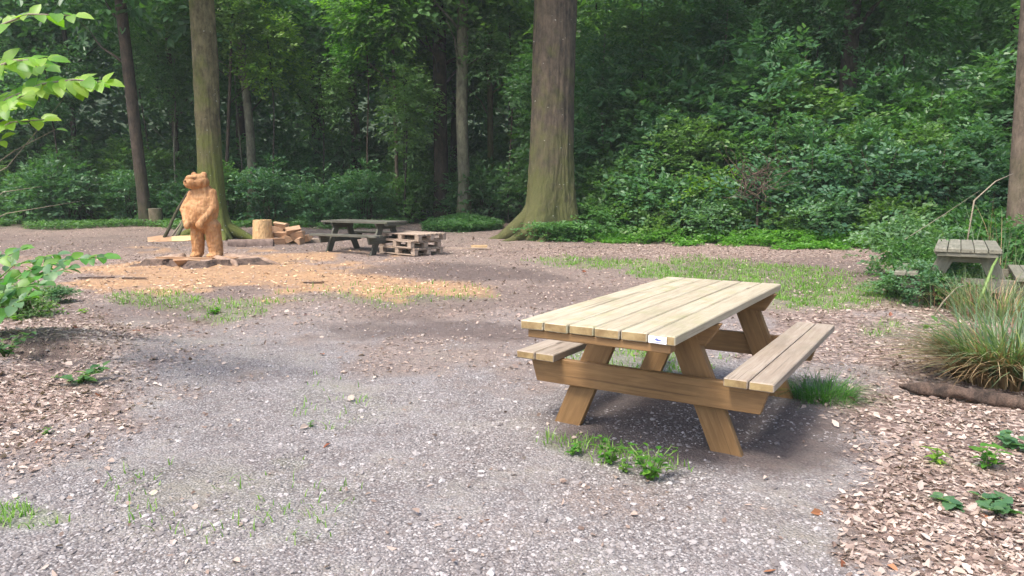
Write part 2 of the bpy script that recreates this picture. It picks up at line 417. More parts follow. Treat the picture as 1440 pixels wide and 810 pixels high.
def sprays(centers, outward, n_leaf, leaf, spread, up=.8, lift=.0):
    """each centre gets a flat-ish fan of leaves along a short twig"""
    m = len(centers)
    d = unit(outward+rng.normal(0, .5, (m, 3))*[1, 1, .5]+[0, 0, lift])
    d[:, 2] *= .45; d = unit(d)
    nr = unit(np.stack([rng.normal(0, .35, m), rng.normal(0, .35, m), np.full(m, up)], 1)+outward*.35)
    sd = unit(np.cross(d, nr))
    P, N, A, Z, Rr = [], [], [], [], []
    rbase = rng.random(m)
    for k in range(n_leaf):
        t = (k+1)/n_leaf; sgn = 1 if k % 2 else -1
        p = centers+d*((t-.5)*spread)[..., None] if np.ndim(t) else centers+d*(t-.5)*spread
        p = p+sd*sgn*leaf*.15+rng.normal(0, spread*.07, (m, 3)) - np.array([0, 0, 1])*(t**2)*spread*.12
        a = unit(d*(.5+.6*t)+sd*sgn*(1.0-.6*t)+rng.normal(0, .18, (m, 3)))
        P.append(p); A.append(a); N.append(unit(nr+rng.normal(0, .28, (m, 3))))
        Z.append(leaf*rng.uniform(.65, 1.25, m)); Rr.append(np.clip(rbase*.6+rng.random(m)*.5-.05, 0, 1))
    return [np.concatenate(q) for q in (P, N, A, Z, Rr)]

def crown_mesh(name, n_spray, rx, ry, rz, cz, leaf, n_leaf=10, spread=.45, hemi=False, hollow=.55, lobes=7, up=.8, wid=.6):
    """crown of leaf sprays spread through a lobed volume with gaps"""
    lc = []
    for i in range(lobes):
        a = rng.uniform(0, 2*pi); e = rng.uniform(-.5 if not hemi else 0, 1)
        lc.append((cos(a)*.55*math.sqrt(max(0, 1-e*e)), sin(a)*.55*math.sqrt(max(0, 1-e*e)), e*.6, rng.uniform(.38, .62)))
    lc.append((0, 0, 0, .6)); lc = np.array(lc)
    k = rng.integers(0, len(lc), n_spray)
    d = unit(rng.normal(0, 1, (n_spray, 3)))
    if hemi: d[:, 2] = np.where(d[:, 2] < -.2, -d[:, 2], d[:, 2])
    rad = lc[k, 3]*(hollow+(1-hollow)*rng.random(n_spray)**.6)
    rad *= 1+rng.normal(0, .10, n_spray)
    p = lc[k, :3]+d*rad[:, None]
    if hemi: p[:, 2] = np.abs(p[:, 2])
    c = p*np.array([rx, ry, rz])+[0, 0, cz]
    out = unit(d+p*.5)
    P, N, A, Z, R = sprays(c, out, n_leaf, leaf, spread, up)
    v, f, r = leaves_mesh(P, N, A, Z, wid, rnd=R)
    return mesh_np(name, v, f, False, {'rnd': ('FACE', r)})

def tube_into(bm, pts, rads, seg=7, cap=True):
    rings = []
    n = len(pts)
    for i in range(n):
        p = Vector(pts[i]); q = Vector(pts[min(i+1, n-1)])-Vector(pts[max(i-1, 0)])
        if q.length < 1e-6: q = Vector((0, 0, 1))
        q.normalize(); a = q.orthogonal().normalized() if i == 0 else (ref-q*ref.dot(q)).normalized()
        ref = a; b = q.cross(a)
        rings.append([bm.verts.new(p+(a*cos(2*pi*k/seg)+b*sin(2*pi*k/seg))*rads[i]) for k in range(seg)])
    for i in range(n-1):
        for k in range(seg):
            bm.faces.new((rings[i][k], rings[i][(k+1) % seg], rings[i+1][(k+1) % seg], rings[i+1][k]))
    if cap:
        bm.faces.new(rings[0][::-1]); bm.faces.new(rings[-1])
def tube_mesh(name, chains, seg=7, smooth=True):
    bm = bmesh.new()
    for pts, rads in chains: tube_into(bm, pts, rads, seg)
    return mesh_bm(name, bm, smooth)

def wander(p0, p1, n, amp, sag=0):
    p0, p1 = Vector(p0), Vector(p1); out = []
    L = (p1-p0).length; ph = [random.uniform(0, 6) for _ in range(3)]
    for i in range(n+1):
        t = i/n; e = sin(pi*t)
        o = Vector((sin(t*5+ph[0]), sin(t*4.3+ph[1]), sin(t*4.7+ph[2])*.6))*amp*L*e
        out.append(p0.lerp(p1, t)+o+Vector((0, 0, -sag*e)))
    return out

# ------------------------------------------------------------------ shrubs
SH = {}
def make_shrub(kind, h, wdt, n_spray, leaf, matn, n_leaf=10, spread=.42, up=.8):
    cm = crown_mesh('crown_'+kind, n_spray, wdt*.62, wdt*.55, h*.80, h*.08, leaf, n_leaf, spread, True, up=up)
    cm.materials.append(M[matn])
    ch = []
    for i in range(9):
        a = rng.uniform(0, 2*pi); r = rng.uniform(.2, .75)*wdt*.5
        ch.append((wander((cos(a)*.1, sin(a)*.1, -.05), (cos(a)*r, sin(a)*r, h*rng.uniform(.55, .85)), 5, .06), [.022, .02, .017, .014, .01, .005]))
    sm_ = tube_mesh('stems_'+kind, ch, 5); sm_.materials.append(M['bark'])
    SH[kind] = (cm, sm_)
make_shrub('mid_a', 2.4, 2.6, 420, .135, 'leaf_mid')
make_shrub('mid_b', 2.6, 2.8, 420, .125, 'leaf_blue')
make_shrub('mid_c', 2.3, 2.9, 400, .155, 'leaf_blue', 8, .5)
make_shrub('low_a', 1.3, 2.3, 330, .11, 'leaf_mid')
make_shrub('low_b', 1.2, 2.1, 330, .10, 'leaf_grey', 10, .35)
make_shrub('dark_a', 2.6, 3.2, 420, .15, 'leaf_dark')
make_shrub('dark_b', 2.2, 3.0, 400, .14, 'leaf_dark', 9, .5)
make_shrub('bright_a', 2.2, 2.6, 330, .13, 'leaf_bright')
make_shrub('tall_a', 4.6, 3.4, 900, .15, 'leaf_mid')
make_shrub('tall_b', 4.8, 3.2, 900, .145, 'leaf_blue')
make_shrub('tall_c', 4.4, 3.4, 850, .16, 'leaf_dark')

def shrub(kind, x, y, s=1.0, sz=1.0, label='', group=None, name='shrub', z=None):
    cm, st = SH[kind]
    r = empty(name, label, 'shrub', (x, y, (tz(x, y) if z is None else z)-.03), random.uniform(0, 6.28), group)
    a = link('crown', cm, None, r); b = link('stem', st, None, r)
    r.scale = (s, s, s*sz)
    return r

def where(x, y):
    px = 720+F*x/(y*cos(PITCH)+CH*sin(PITCH))
    for lim, ph in ((60, 'at the left edge of the view'), (170, 'left of the dark leaning trunk'), (265, 'between the leaning trunk and mossy beech'), (335, 'directly behind the mossy beech'),
                    (395, 'behind the pale log block'), (450, 'above the firewood heap'), (505, 'above the far table'), (560, 'above the pallet stack'), (612, 'left of the reddish trunk'), (645, 'between the reddish and grey trunks'),
                    (700, 'right of the slim grey trunk'), (760, 'at the left side of the big beech'), (820, 'hidden by the big beech'), (880, 'just right of the big beech'), (950, 'above the left of the main tabletop'),
                    (1040, 'above the right of the main tabletop'), (1110, 'behind the brown dead twigs'), (1180, 'right of the brown dead twigs'), (1260, 'above the right bench end'), (1330, 'left of the overgrown table'), (1400, 'above the overgrown table'), (9999, 'by the right-edge trunk')):
        if px < lim: return ph
LOOK = dict(mid_a='green', mid_b='blue-green', mid_c='broad-leaved', dark_a='dark', dark_b='dusky', bright_a='yellow-green', tall_a='leafy green', tall_b='bluish green', tall_c='deep green', low_a='low', low_b='pale low')
# right hedge -----------------------------------------------------
R0 = [('low_a', 'low leafy shrub just right of the big beech trunk'), ('low_a', 'low green shrub above the grass strip, second from the big beech'),
      ('low_b', 'pale grey-green low shrub in front of the hedge behind the picnic table'), ('low_a', 'low shrub behind the far end of the main picnic table'),
      ('low_b', 'pale low shrub below the brown dead twigs in the hedge'), ('low_a', 'low mid-green shrub at the hedge foot right of the brown dead twigs'),
      ('low_a', 'low shrub at the hedge foot left of the grey-green bush'), ('low_b', 'grey-green low shrub at the right end of the hedge foot')]
def hedge_line(t, back):                         # t 0..1 from the big beech to the right edge
    x = 1.9+9.2*t; y = 20.3-4.9*t
    return x+.6*(1-t)+back*.42, y+back*.9
for i, (k, lb) in enumerate(R0):
    x, y = hedge_line(i/7, .5+.2*(i % 2)); shrub(k, x, y, random.uniform(.85, 1.05), 1, lb, 'shrubs along the foot of the right-hand hedge')
kinds = ['mid_b', 'mid_c', 'mid_a', 'mid_b', 'mid_c', 'bright_a', 'mid_b', 'mid_c', 'mid_a']
for row, (back, sc, n, z_, lb, g) in enumerate([
        (1.4, 1.0, 9, 0, 'blue-green leafy shrub in the second row of the right-hand hedge', 'second row shrubs of the hedge'),
        (2.6, .80, 9, 0, 'tall green shrub in the middle of the right-hand hedge', 'tall middle shrubs of the hedge'),
        (4.2, 1.25, 8, 0, 'very tall dark shrub at the back of the right-hand hedge', 'tall back shrubs of the hedge')]):
    for i in range(n):
        x, y = hedge_line((i+.5*(row % 2))/(n-1)*1.12, back+random.uniform(-.3, .3))
        kk = random.choice(kinds) if row < 1 else (random.choice(['tall_a', 'tall_b', 'tall_b']) if row < 2 else random.choice(['tall_a', 'tall_b', 'tall_c']))
        if row == 0 and i in (2,): kk = 'bright_a'
        shrub(kk, x, y, sc*random.uniform(.85, 1.12), 1.0, LOOK[kk]+' '+['shrub low in the hedge', 'tall shrub midway up the hedge', 'very tall shrub at the hedge back'][row]+' '+where(x, y), g)
for (x, y, kk) in ((2.7, 24.2, 'tall_b'), (4.3, 24.6, 'tall_a'), (5.9, 23.9, 'tall_b'), (1.8, 27, 'tall_a'), (7.6, 23.4, 'tall_a'), (3.4, 26.5, 'tall_b')):
    shrub(kk, x, y, 1.15, 1.1, LOOK[kk]+' shrub filling the wood edge '+('far ' if y > 25 else '')+where(x, y), 'tall back shrubs of the hedge')
# left understory ---------------------------------------------------
LX = [(-21.5, 28.2), (-19.2, 28.9), (-17, 28.2), (-14.6, 28.8), (-12.4, 28.6), (-10.6, 27.4), (-8.9, 27.2), (-7.2, 27.6), (-5.6, 28.4), (-4.2, 29.6)]
LK = ['dark_a', 'dark_b', 'dark_a', 'mid_b', 'dark_b', 'mid_a', 'mid_b', 'mid_c', 'mid_b', 'mid_a']
for i, (x, y) in enumerate(LX):
    lb = ('dark shrub at the forest edge left of the statue' if i < 5 else 'broad green shrub at the forest edge behind the far picnic table')
    lb = LOOK[LK[i]]+' broad shrub at the forest edge '+where(x, y)
    shrub(LK[i], x, y, random.uniform(.85, 1.1), 1, lb, 'dark shrubs left of the statue' if i < 5 else 'green shrubs behind the far table')
for row, (yy, sc, n) in enumerate([(31, 1.25, 10), (34, 1.5, 9), (38, 1.8, 9)]):
    for i in range(n):
        x = -27+i*(25.5/(n-1))+random.uniform(-.6, .6)
        kk = random.choice(['dark_a', 'dark_b', 'mid_b', 'dark_a', 'mid_a'])
        shrub(kk, x, yy+random.uniform(-.7, .7), sc*random.uniform(.8, 1.1), 1.1,
              LOOK[kk]+' shrub '+['just inside', 'further into', 'deepest in'][row]+' the wood '+where(x, yy), 'dim undergrowth shrubs on the left')
for i, (x, y, s_) in enumerate([(-1.2, 33, 1.1), (.6, 30, 1.0), (-2.2, 38, 1.4), (1.5, 34, 1.5), (-.4, 42, 1.8), (3.8, 28, 1.6), (6, 27, 1.8), (9, 26, 1.9), (12, 24, 1.9), (15, 22.5, 1.9), (18, 20, 1.9), (4.5, 33, 2), (9, 32, 2.1), (14, 30, 2.1), (20, 27, 2.1)]):
    kk = random.choice(['dark_a', 'dark_b'])
    shrub(kk, x, y, s_, 1.25, 'very '+LOOK[kk]+(' shrub ' if y < 31 else ' shrub far ')+'in the shade '+where(x, y), 'deep dark shrubs in the wood')

# ------------------------------------------------------------------ trees
def trunk_mesh(name, r, h, flare=1.6, fh=.6, lobes=5, lean=(0, 0), rough=.04, seg=20, roots=None, taper=.35, crook=.0, ridge=0.0):
    nz = 110 if ridge else 34; Z = np.concatenate([[-.25, -.08], np.geomspace(.02, h, nz-2)])
    th = np.linspace(0, 2*pi, seg, endpoint=False); ph = random.uniform(0, 6)
    V = []
    for z in Z:
        zz = max(z, 0); base = r*(1-taper*zz/h)
        fl = (flare-1)*math.exp(-zz/fh)
        lob = 1+fl*(1+.55*np.cos(lobes*th+ph)+.3*np.cos((lobes-2)*th+ph*2))
        nn = 1+rough*(np.array([float(vn(np.array([cos(t)*1.6+7+ph]), np.array([zz*.7+sin(t)*1.6]), 5)[0]) for t in th])-.5)*2
        cx = lean[0]*zz+crook*sin(zz*.9+ph); cy = lean[1]*zz+crook*cos(zz*.7+ph)
        R_ = base*lob*nn
        if ridge:
            u = np.cos(th)*r*9; q = np.sin(th)*r*9
            R_ = R_*(1+ridge*(fbm(u*2.2+q*1.3+5, q*2.0+zz*1.1, 6, 4)-.5)+ridge*.7*(fbm(u*6+q*5+9, q*4+zz*7, 8, 3)-.5))
        V.append(np.stack([cx+R_*np.cos(th), cy+R_*np.sin(th), np.full(seg, z)], 1))
    V = np.concatenate(V)
    i = np.arange(len(Z)-1)[:, None]*seg; j = np.arange(seg)[None]; j2 = (j+1) % seg
    f = np.stack([i+j, i+j2, i+seg+j2, i+seg+j], -1).reshape(-1, 4)
    me = mesh_np(name, V, f, True)
    if roots:
        bm = bmesh.new(); bm.from_mesh(me)
        for (a, L, rr, z0) in roots:
            p = [Vector((cos(a)*r*.5, sin(a)*r*.5, z0+.25)), Vector((cos(a)*r*1.05, sin(a)*r*1.05, z0*.75)), Vector((cos(a+.06)*(r*1.2+L*.35), sin(a+.06)*(r*1.2+L*.35), z0*.32)),
                 Vector((cos(a)*(r+L*.75), sin(a)*(r+L*.75), .03)), Vector((cos(a-.1)*(r+L*1.1), sin(a-.1)*(r+L*1.1), -.08))]
            tube_into(bm, p, [rr*1.5, rr*1.3, rr*.95, rr*.6, rr*.25], 10, False)
        me2 = mesh_bm(name, bm, True); return me2
    return me

CR = {}
for k, (n, rx, rz, leaf, m_) in dict(high_a=(420, 3.6, 2.6, .26, 'leaf_mid'), high_b=(420, 3.9, 2.4, .28, 'leaf_dark'), high_c=(420, 3.4, 2.6, .25, 'leaf_bright'),
                                     sap_a=(420, 1.7, 2.6, .15, 'leaf_mid'), sap_b=(400, 1.8, 2.4, .16, 'leaf_dark'), sap_c=(380, 1.7, 2.2, .14, 'leaf_bright')).items():
    CR[k] = crown_mesh('crown_'+k, n, rx, rx, rz, 0, leaf, 9, leaf*3.6, False, hollow=.35, lobes=9)
    CR[k].materials.append(M[m_])

def tree(name, label, x, y, r, h, bark, crown=None, cz=8, cs=1.0, group=None, lean=(0, 0), limbs=4, cat='tree', **kw):
    t = empty(name, label, cat, (x, y, tz(x, y)), 0, group)
    link('trunk', trunk_mesh('trunk', r, h, lean=lean, **kw), M[bark], t)
    if limbs:
        ch = []
        for i in range(limbs):
            a = random.uniform(0, 6.28); z0 = cz*random.uniform(.6, .95); L = random.uniform(1.2, 2.6)
            b = Vector((lean[0]*z0, lean[1]*z0, z0))
            ch.append((wander(b, b+Vector((cos(a)*L, sin(a)*L, L*.8)), 5, .05), [r*.28, r*.24, r*.18, r*.13, r*.08, r*.03]))
        link('limb', tube_mesh('limb', ch, 6), M[bark], t)
    for (ck, dx, dy, dz, s) in (crown or []):
        c = link('crown', CR[ck], None, t); c.location = (dx, dy, dz); c.scale = (s, s, s); c.rotation_euler = (0, 0, random.uniform(0, 6))
    return t

def gd(px, d): return (px-720)/F*(d*cos(PITCH)+ (CH)*sin(PITCH)), d
# named trees
x, y = gd(301, 20.3)
tree('beech_tree', 'mossy olive-barked beech standing right behind the carved bear', x, y, .325, 13, 'beech', [('high_c', 0, .5, 9.5, 1), ('high_a', 1.5, 1.5, 11, 1.1), ('high_c', -2, 0, 9, .9)],
     9, lean=(.004, 0), flare=1.8, fh=.45, lobes=5, roots=[(0.02, .85, .15, .42), (3.25, .8, .15, .4), (4.3, .9, .13, .28), (5.4, .7, .12, .3), (1.5, .6, .12, .3), (2.3, .6, .12, .3)], seg=110, taper=.12, ridge=.16)
x, y = gd(762, 20.6)
tree('beech_tree', 'thickest beech trunk with spreading mossy roots behind the main picnic table', x+.22, y, .60, 14, 'bigbeech', [('high_a', 0, 1, 9.5, 1.1), ('high_c', -2, 1, 10, 1.0), ('high_b', 2.5, 2, 10, 1)],
     9, lean=(.018, 0), flare=1.55, fh=1.0, lobes=4, roots=[(3.45, 1.15, .21, .75), (3.95, 1.2, .17, .55), (4.5, .9, .15, .40), (5.3, .5, .13, .3), (0, .6, .13, .3), (1.6, .7, .13, .4)], seg=130, taper=.15, ridge=.12)
x, y = gd(1434, 11.8)
tree('pine_tree', 'pinkish brown trunk at the right edge beside the overgrown table', x, y, .24, 12, 'palebark', [('high_a', 0, 1, 9, .9)], 8, lean=(-.03, 0), flare=1.25, fh=.3, seg=18)
x, y = gd(621, 31)
tree('beech_tree', 'reddish brown trunk of the pair left of the big beech', x, y, .30, 14, 'bark', [('high_a', 0, 0, 9, 1.1), ('high_c', -2, -1, 8, .8)], 8, flare=1.4, seg=16, taper=.2)
x, y = gd(652, 29.5)
tree('beech_tree', 'slim grey-green trunk of the pair left of the big beech', x, y, .24, 13, 'greybark', [('high_a', 1, 1, 10, 1.1)], 9, flare=1.5, seg=16, taper=.15, crook=.03)
x, y = gd(206, 27.5)
tree('dark_tree', 'dark leaning trunk left of the carved bear at the forest edge', x, y, .215, 13, 'bark', [('high_b', 0, 1, 9, 1.2)], 8, lean=(-.05, 0), flare=1.3, seg=16, taper=.2)
x, y = gd(256, 33)
tree('slender_tree', 'thin dark trunk between the dark leaning tree and the mossy beech', x, y, .13, 11, 'bark', [('high_a', 0, 0, 8.5, .8)], 7, lean=(-.02, 0), flare=1.2, seg=10)
x, y = gd(357, 30)
tree('slender_tree', 'pale brown trunk just right of the mossy beech', x, y, .19, 12, 'greybark', [('high_a', 0, 0, 9, .9)], 7, lean=(-.012, 0), flare=1.3, seg=12, crook=.05)
x, y = gd(316, 28.5)
tree('slender_tree', 'thin sapling leaning right out from behind the mossy beech', x, y, .07, 9, 'bark', [('sap_a', .8, 0, 7.5, .8)], 6, lean=(.09, 0), flare=1.2, seg=9, limbs=2)
x, y = gd(446, 36)
tree('slender_tree', 'thin dark trunk above the far picnic table', x, y, .14, 11, 'darkbark', [('high_b', 0, 0, 8.5, .9)], 7, flare=1.2, seg=10)
x, y = gd(560, 30)
tree('slender_tree', 'thin brown stem left of the reddish brown trunk', x, y, .08, 10, 'palebark', [('high_c', 0, 0, 8.3, .7)], 6, flare=1.2, seg=9, lean=(-.01, 0), limbs=2)
x, y = gd(690, 33)
tree('slender_tree', 'mossy thin trunk between the grey trunk and the big beech', x, y, .15, 11, 'beech', [('high_b', 0, 0, 8.5, .9)], 7, flare=1.2, seg=10)
x, y = gd(1180, 23)
tree('dark_tree', 'dark trunk half lost in the shade above the right-hand hedge', x, y, .28, 13, 'darkbark', [('high_b', 0, 0, 8.5, 1.1)], 7, flare=1.2, seg=12)
# deep forest
pts = [(-24, 36), (-19.5, 33.5), (-17.5, 40), (-13, 35), (-9.5, 38), (-7, 34.5), (-5, 41), (-2.5, 36.5), (-.5, 47), (2, 40), (3.6, 31), (5.5, 37), (7.5, 29.5), (10, 35), (12.5, 28), (15.5, 34), (17.5, 26), (21, 31), (24, 25), (-29, 33), (-12, 46), (8, 44), (16, 43)]
for i, (x, y) in enumerate(pts):
    c = random.choice(['high_a', 'high_b', 'high_b'])
    bk = random.choice(['bark', 'darkbark', 'greybark', 'darkbark']); x += random.uniform(-.5, .5)
    tree('forest_tree', {'bark': 'brown', 'darkbark': 'dark', 'greybark': 'grey'}[bk]+' trunk '+('deep' if y < 37 else 'very far')+' in the wood '+where(x, y), x, y, random.uniform(.11, .26), 14, bk,
         [(c, 0, 0, random.uniform(7.5, 9.5), 1.25)], 7, group='dim trees deep in the wood',
         lean=(random.uniform(-.03, .03), 0), flare=1.25, seg=10, limbs=3, crook=.04)
# saplings with low foliage
sap = [(-18, 29.5, 'sap_b', 5.0), (-13.5, 30, 'sap_b', 5.2), (-9.3, 29.3, 'sap_c', 6.0), (-7.6, 30.5, 'sap_a', 4.9), (-5.6, 29.5, 'sap_c', 6.6), (-4.4, 31, 'sap_c', 7.2), (-4.1, 28.8, 'sap_a', 4.4), (-.9, 33.5, 'sap_c', 8.0),
       (-.1, 29.5, 'sap_b', 6.4), (-2.3, 35.5, 'sap_a', 6.2), (1.2, 27.5, 'sap_b', 4.8), (4.4, 25, 'sap_a', 6.2), (6.8, 24.5, 'sap_b', 6.4), (9.4, 23.6, 'sap_b', 6.2), (11.6, 22.2, 'sap_a', 6.0), (14.2, 20.5, 'sap_b', 6.0), (13.2, 17.2, 'sap_a', 5.0),
       (3, 24.0, 'sap_b', 5.0), (16.5, 18.5, 'sap_b', 6.0), (-21.5, 31, 'sap_b', 6.2), (-11.5, 31.5, 'sap_a', 6.4), (-16, 33, 'sap_b', 6.4), (8, 27, 'sap_b', 7.4), (12.5, 25.5, 'sap_b', 7.2), (-24, 30.5, 'sap_b', 5)]
SL = {'sap_a': ('mid-green sapling above the shrubs', 'green saplings'), 'sap_b': ('dark-leaved sapling behind the shrubs', 'dark saplings'),
      'sap_c': ('sapling with bright yellow-green leaves', 'bright saplings')}
for (x, y, k, z) in sap:
    tree('sapling', SL[k][0]+' '+where(x, y), x, y, .038, z+1.2, random.choice(['bark', 'greybark', 'darkbark']), [(k, 0, 0, z, random.uniform(.85, 1.1))], z-1, group=SL[k][1], limbs=2, seg=8, flare=1.2, lean=(random.uniform(-.03, .03), 0), crook=.07)

# far off woodland mass
def far_wood():
    n = 100000
    a = rng.uniform(-1.15, 1.15, n); r = rng.uniform(42, 58, n); x, y = r*np.sin(a), r*np.cos(a)
    z = rng.uniform(0, 19, n)
    keep = fbm(a*30+5, z*.5, 3) > .30
    x, y, z = x[keep], y[keep], z[keep]; m = len(x)
    P = np.stack([x, y, z], 1)
    nr = unit(np.stack([rng.normal(0, .5, m)-x/60, rng.normal(0, .5, m)-y/60, np.full(m, .8)], 1))
    v, f, rr = leaves_mesh(P, nr, unit(rng.normal(0, 1, (m, 3))*[1, 1, .4]), rng.uniform(.35, .7, m), .7)
    o = link('distant_woodland', mesh_np('distant_woodland', v, f, False, {'rnd': ('FACE', rr)}), M['leaf_dark'])
    tag(o, 'dark leafy mass of far-off woodland closing the view', 'woodland', kind='stuff')
far_wood()

# ------------------------------------------------------------------ boards
BC = {}
def board_mesh(L, W, T, bev=.006, skew=(0, 0)):
    """board, length on local X, centred; skew = x shift of the ends between top and bottom or sides"""
    key = (round(L, 3), round(W, 3), round(T, 3), bev, skew)
    if key in BC: return BC[key]
    bm = bmesh.new(); bmesh.ops.create_cube(bm, size=1)
    for v in bm.verts:
        e = 1 if v.co.x > 0 else -1
        v.co = Vector((v.co.x*L, v.co.y*W, v.co.z*T))
        v.co.x += e*skew[0]*(v.co.z/T) + skew[1]*(v.co.y/W)
    bmesh.ops.bevel(bm, geom=bm.edges[:], offset=bev, segments=1, affect='EDGES')
    for v in bm.verts: v.co += Vector((0, random.uniform(-1, 1)*.0012, random.uniform(-1, 1)*.0008))
    for f_ in bm.faces:
        if abs(f_.normal.x) > .8: f_.material_index = 1
    BC[key] = mesh_bm('board', bm); return BC[key]
def board(name, a, b, up, W, T, mat, parent, bev=.006, skew=(0, 0), label=None):
    """board from a to b; 'up' ~ its width normal (local Z); W across, T thick"""
    a, b, up = Vector(a), Vector(b), Vector(up)
    X = (b-a).normalized(); Z = (up-X*up.dot(X)).normalized(); Y = Z.cross(X)
    me = board_mesh((b-a).length, W, T, bev, skew)
    if mat not in [m.name for m in me.materials]:
        if len(me.materials): me = me.copy(); me.materials.clear()
        me.materials.append(M[mat]); me.materials.append(M['endgrain'] if mat in ('top', 'seat') else M[mat])
    o = bpy.data.objects.new(name, me); COL.objects.link(o); o.parent = parent
    m = Matrix((X, Y, Z)).transposed().to_4x4(); m.translation = (a+b)/2
    o.matrix_basis = m
    if label: o['label'] = label
    return o
def rboard(*a, **k):
    BC.clear(); return board(*a, **k)

def picnic_table(label, loc, rz, W, Lt, H, S1, S0, SHt, seat, legs, mats, nplk=6, foot=.50, ltop=.16, group=None, plaque=False, tilt=(0, 0), endbat=True):
    """local x across, y along.  Lt=(y0,y1) of the top, seat=(y0,y1), legs=(y0,y1)"""
    tm, sm_, fm = mats
    t = empty('picnic_table', label, 'picnic table', loc, rz, group); t.rotation_euler = (tilt[0], tilt[1], rz)
    gap = .007; pw = (2*W-gap*(nplk-1))/nplk; TT = .045
    for i in range(nplk):
        x = -W+pw/2+i*(pw+gap); j = random.uniform(-.006, .006)
        board('tabletop_plank', (x, Lt[0]+j, H-TT/2), (x, Lt[1]+random.uniform(-.008, .008), H-TT/2+random.uniform(-.001, .001)), (random.uniform(-.01, .01), 0, 1), pw, TT, tm, t, .005)
        BC.clear()
    for s in (-1, 1):
        w2 = (S1-S0-gap)/2
        for k in range(2):
            x = s*(S0+w2/2+k*(w2+gap))
            board('seat_plank', (x, seat[0]+random.uniform(-.005, .005), SHt-.0225), (x, seat[1]+random.uniform(-.01, .01), SHt-.0225), (0, 0, 1), w2, .045, sm_, t, .005); BC.clear()
    for e, y in enumerate(legs):
        out = -1 if e == 0 else 1
        # top cleat with chamfered ends, standing on edge
        board('top_cleat', (-W+.02, y, H-TT-.062), (W-.02, y, H-TT-.062), (0, 0, 1), .048, .12, fm, t, .004, (.075, 0))
        # seat beam, outside the legs
        yb = y+out*.052
        board('seat_beam', (-S1+.06, yb, SHt-.045-.075), (S1-.06, yb, SHt-.045-.075), (0, 0, 1), .046, .148, fm, t, .004, (.045, 0))
        for s in (-1, 1):
            p = Vector((s*foot, y+out*.002, -.06)); q = Vector((s*ltop, y+out*.002, H-TT-.012)); 
            dirv = (q-p).normalized()
            lg = board('leg', p, q, (0, out, 0), .155, .046, fm, t, .004); BC.clear()
    if endbat:
        for y in (Lt[0]+.055, Lt[1]-.055):
            board('end_batten', (-W+.03, y, H-TT-.024), (W-.03, y, H-TT-.024), (0, 0, 1), .07, .042, fm, t, .004)
    if plaque:
        pl = board('name_plaque', (W-.125, Lt[0]-.0095, H-TT/2), (W-.038, Lt[0]-.0095, H-TT/2), (0, -1, 0), .033, .004, 'plaque', t, .001, label='small white plaque with a blue mark')
        me = bpy.data.meshes.new('mark')
        bm = bmesh.new()
        for pts in ([(-.014, 0), (-.004, .009), (.004, .003), (.018, .001), (.018, -.004), (.002, -.006), (-.008, -.003)], [(-.022, -.010), (.022, -.010), (.022, -.013), (-.022, -.013)]):
            bm.faces.new([bm.verts.new((a, b, .0026)) for a, b in pts])
        mk = link('plaque_mark', mesh_bm('mark', bm), M['plaqueblue'], pl)
    return t

# main table
TX, TY, YAW = .957, 4.388, -.5552
main = picnic_table('large new pale timber picnic table in the foreground on gravel', (TX, TY, 0), YAW, .4067, (-1.075, 1.075), .736, .738, .489, .4444, (-.575, 1.30), (-.40, .88),
                    ('top', 'seat', 'frame'), 6, .50, .19, plaque=True)
# far dark table
x, y = gd(513, 16.1)
picnic_table('small dark mossy picnic table beside the pallet stack in the background', (x, y, tz(x, y)), radians(62), .36, (-.9, .9), .67, .74, .50, .40, (-.9, .9), (-.6, .6), ('oldwood', 'oldwood', 'oldwood'), 5, .50, .17)
# overgrown table at right
x, y = gd(1353, 8.75)
picnic_table('grey weathered picnic table half hidden in tall plants at the right', (x, y, tz(x, y)-.05), radians(-31), .315, (-.85, .85), .72, .70, .46, .43, (-.8, .8), (-.62, .6), ('greywood', 'greywood', 'greywood'), 5, .50, .17)

# ------------------------------------------------------------------ pallets
def pallet(label, loc, rz, mat='pallet'):
    t = empty('pallet', label, 'pallet', loc, rz, 'pallets stacked beside the far table')
    L, W = 1.15, .8
    for i in range(3):
        y = (-.5+i/2)*(W-.1)
        board('bottom_board', (-L/2, y, .011), (L/2, y, .011), (0, 0, 1), .1, .022, mat, t, .003)
        for j in range(3):
            x = (-.5+j/2)*(L-.12)
            board('block', (x-.06, y, .061), (x+.06, y, .061), (0, 0, 1), .095, .078, mat, t, .003)
    for j in range(3):
        x = (-.5+j/2)*(L-.12)
        board('stringer', (x, -W/2, .111), (x, W/2, .111), (0, 0, 1), .1, .021, mat, t, .003)
    BC.clear()
    for i in range(7):
        y = (-.5+i/6)*(W-.09)
        board('deck_board', (-L/2, y, .133), (L/2, y, .133), (0, 0, 1), .09, .021, mat, t, .003)
    BC.clear()
    return t
px_, py_ = gd(581, 15.7); z0 = tz(px_, py_)+.01
pallet('bottom pallet of the stack, lying on the dirt', (px_-.04, py_, z0), radians(-42))
pallet('middle pallet of the stack, shifted slightly left', (px_-.07, py_+.02, z0+.146), radians(-46))
pallet('top pallet of the stack with pale deck boards upward', (px_+.02, py_, z0+.292), radians(-40))

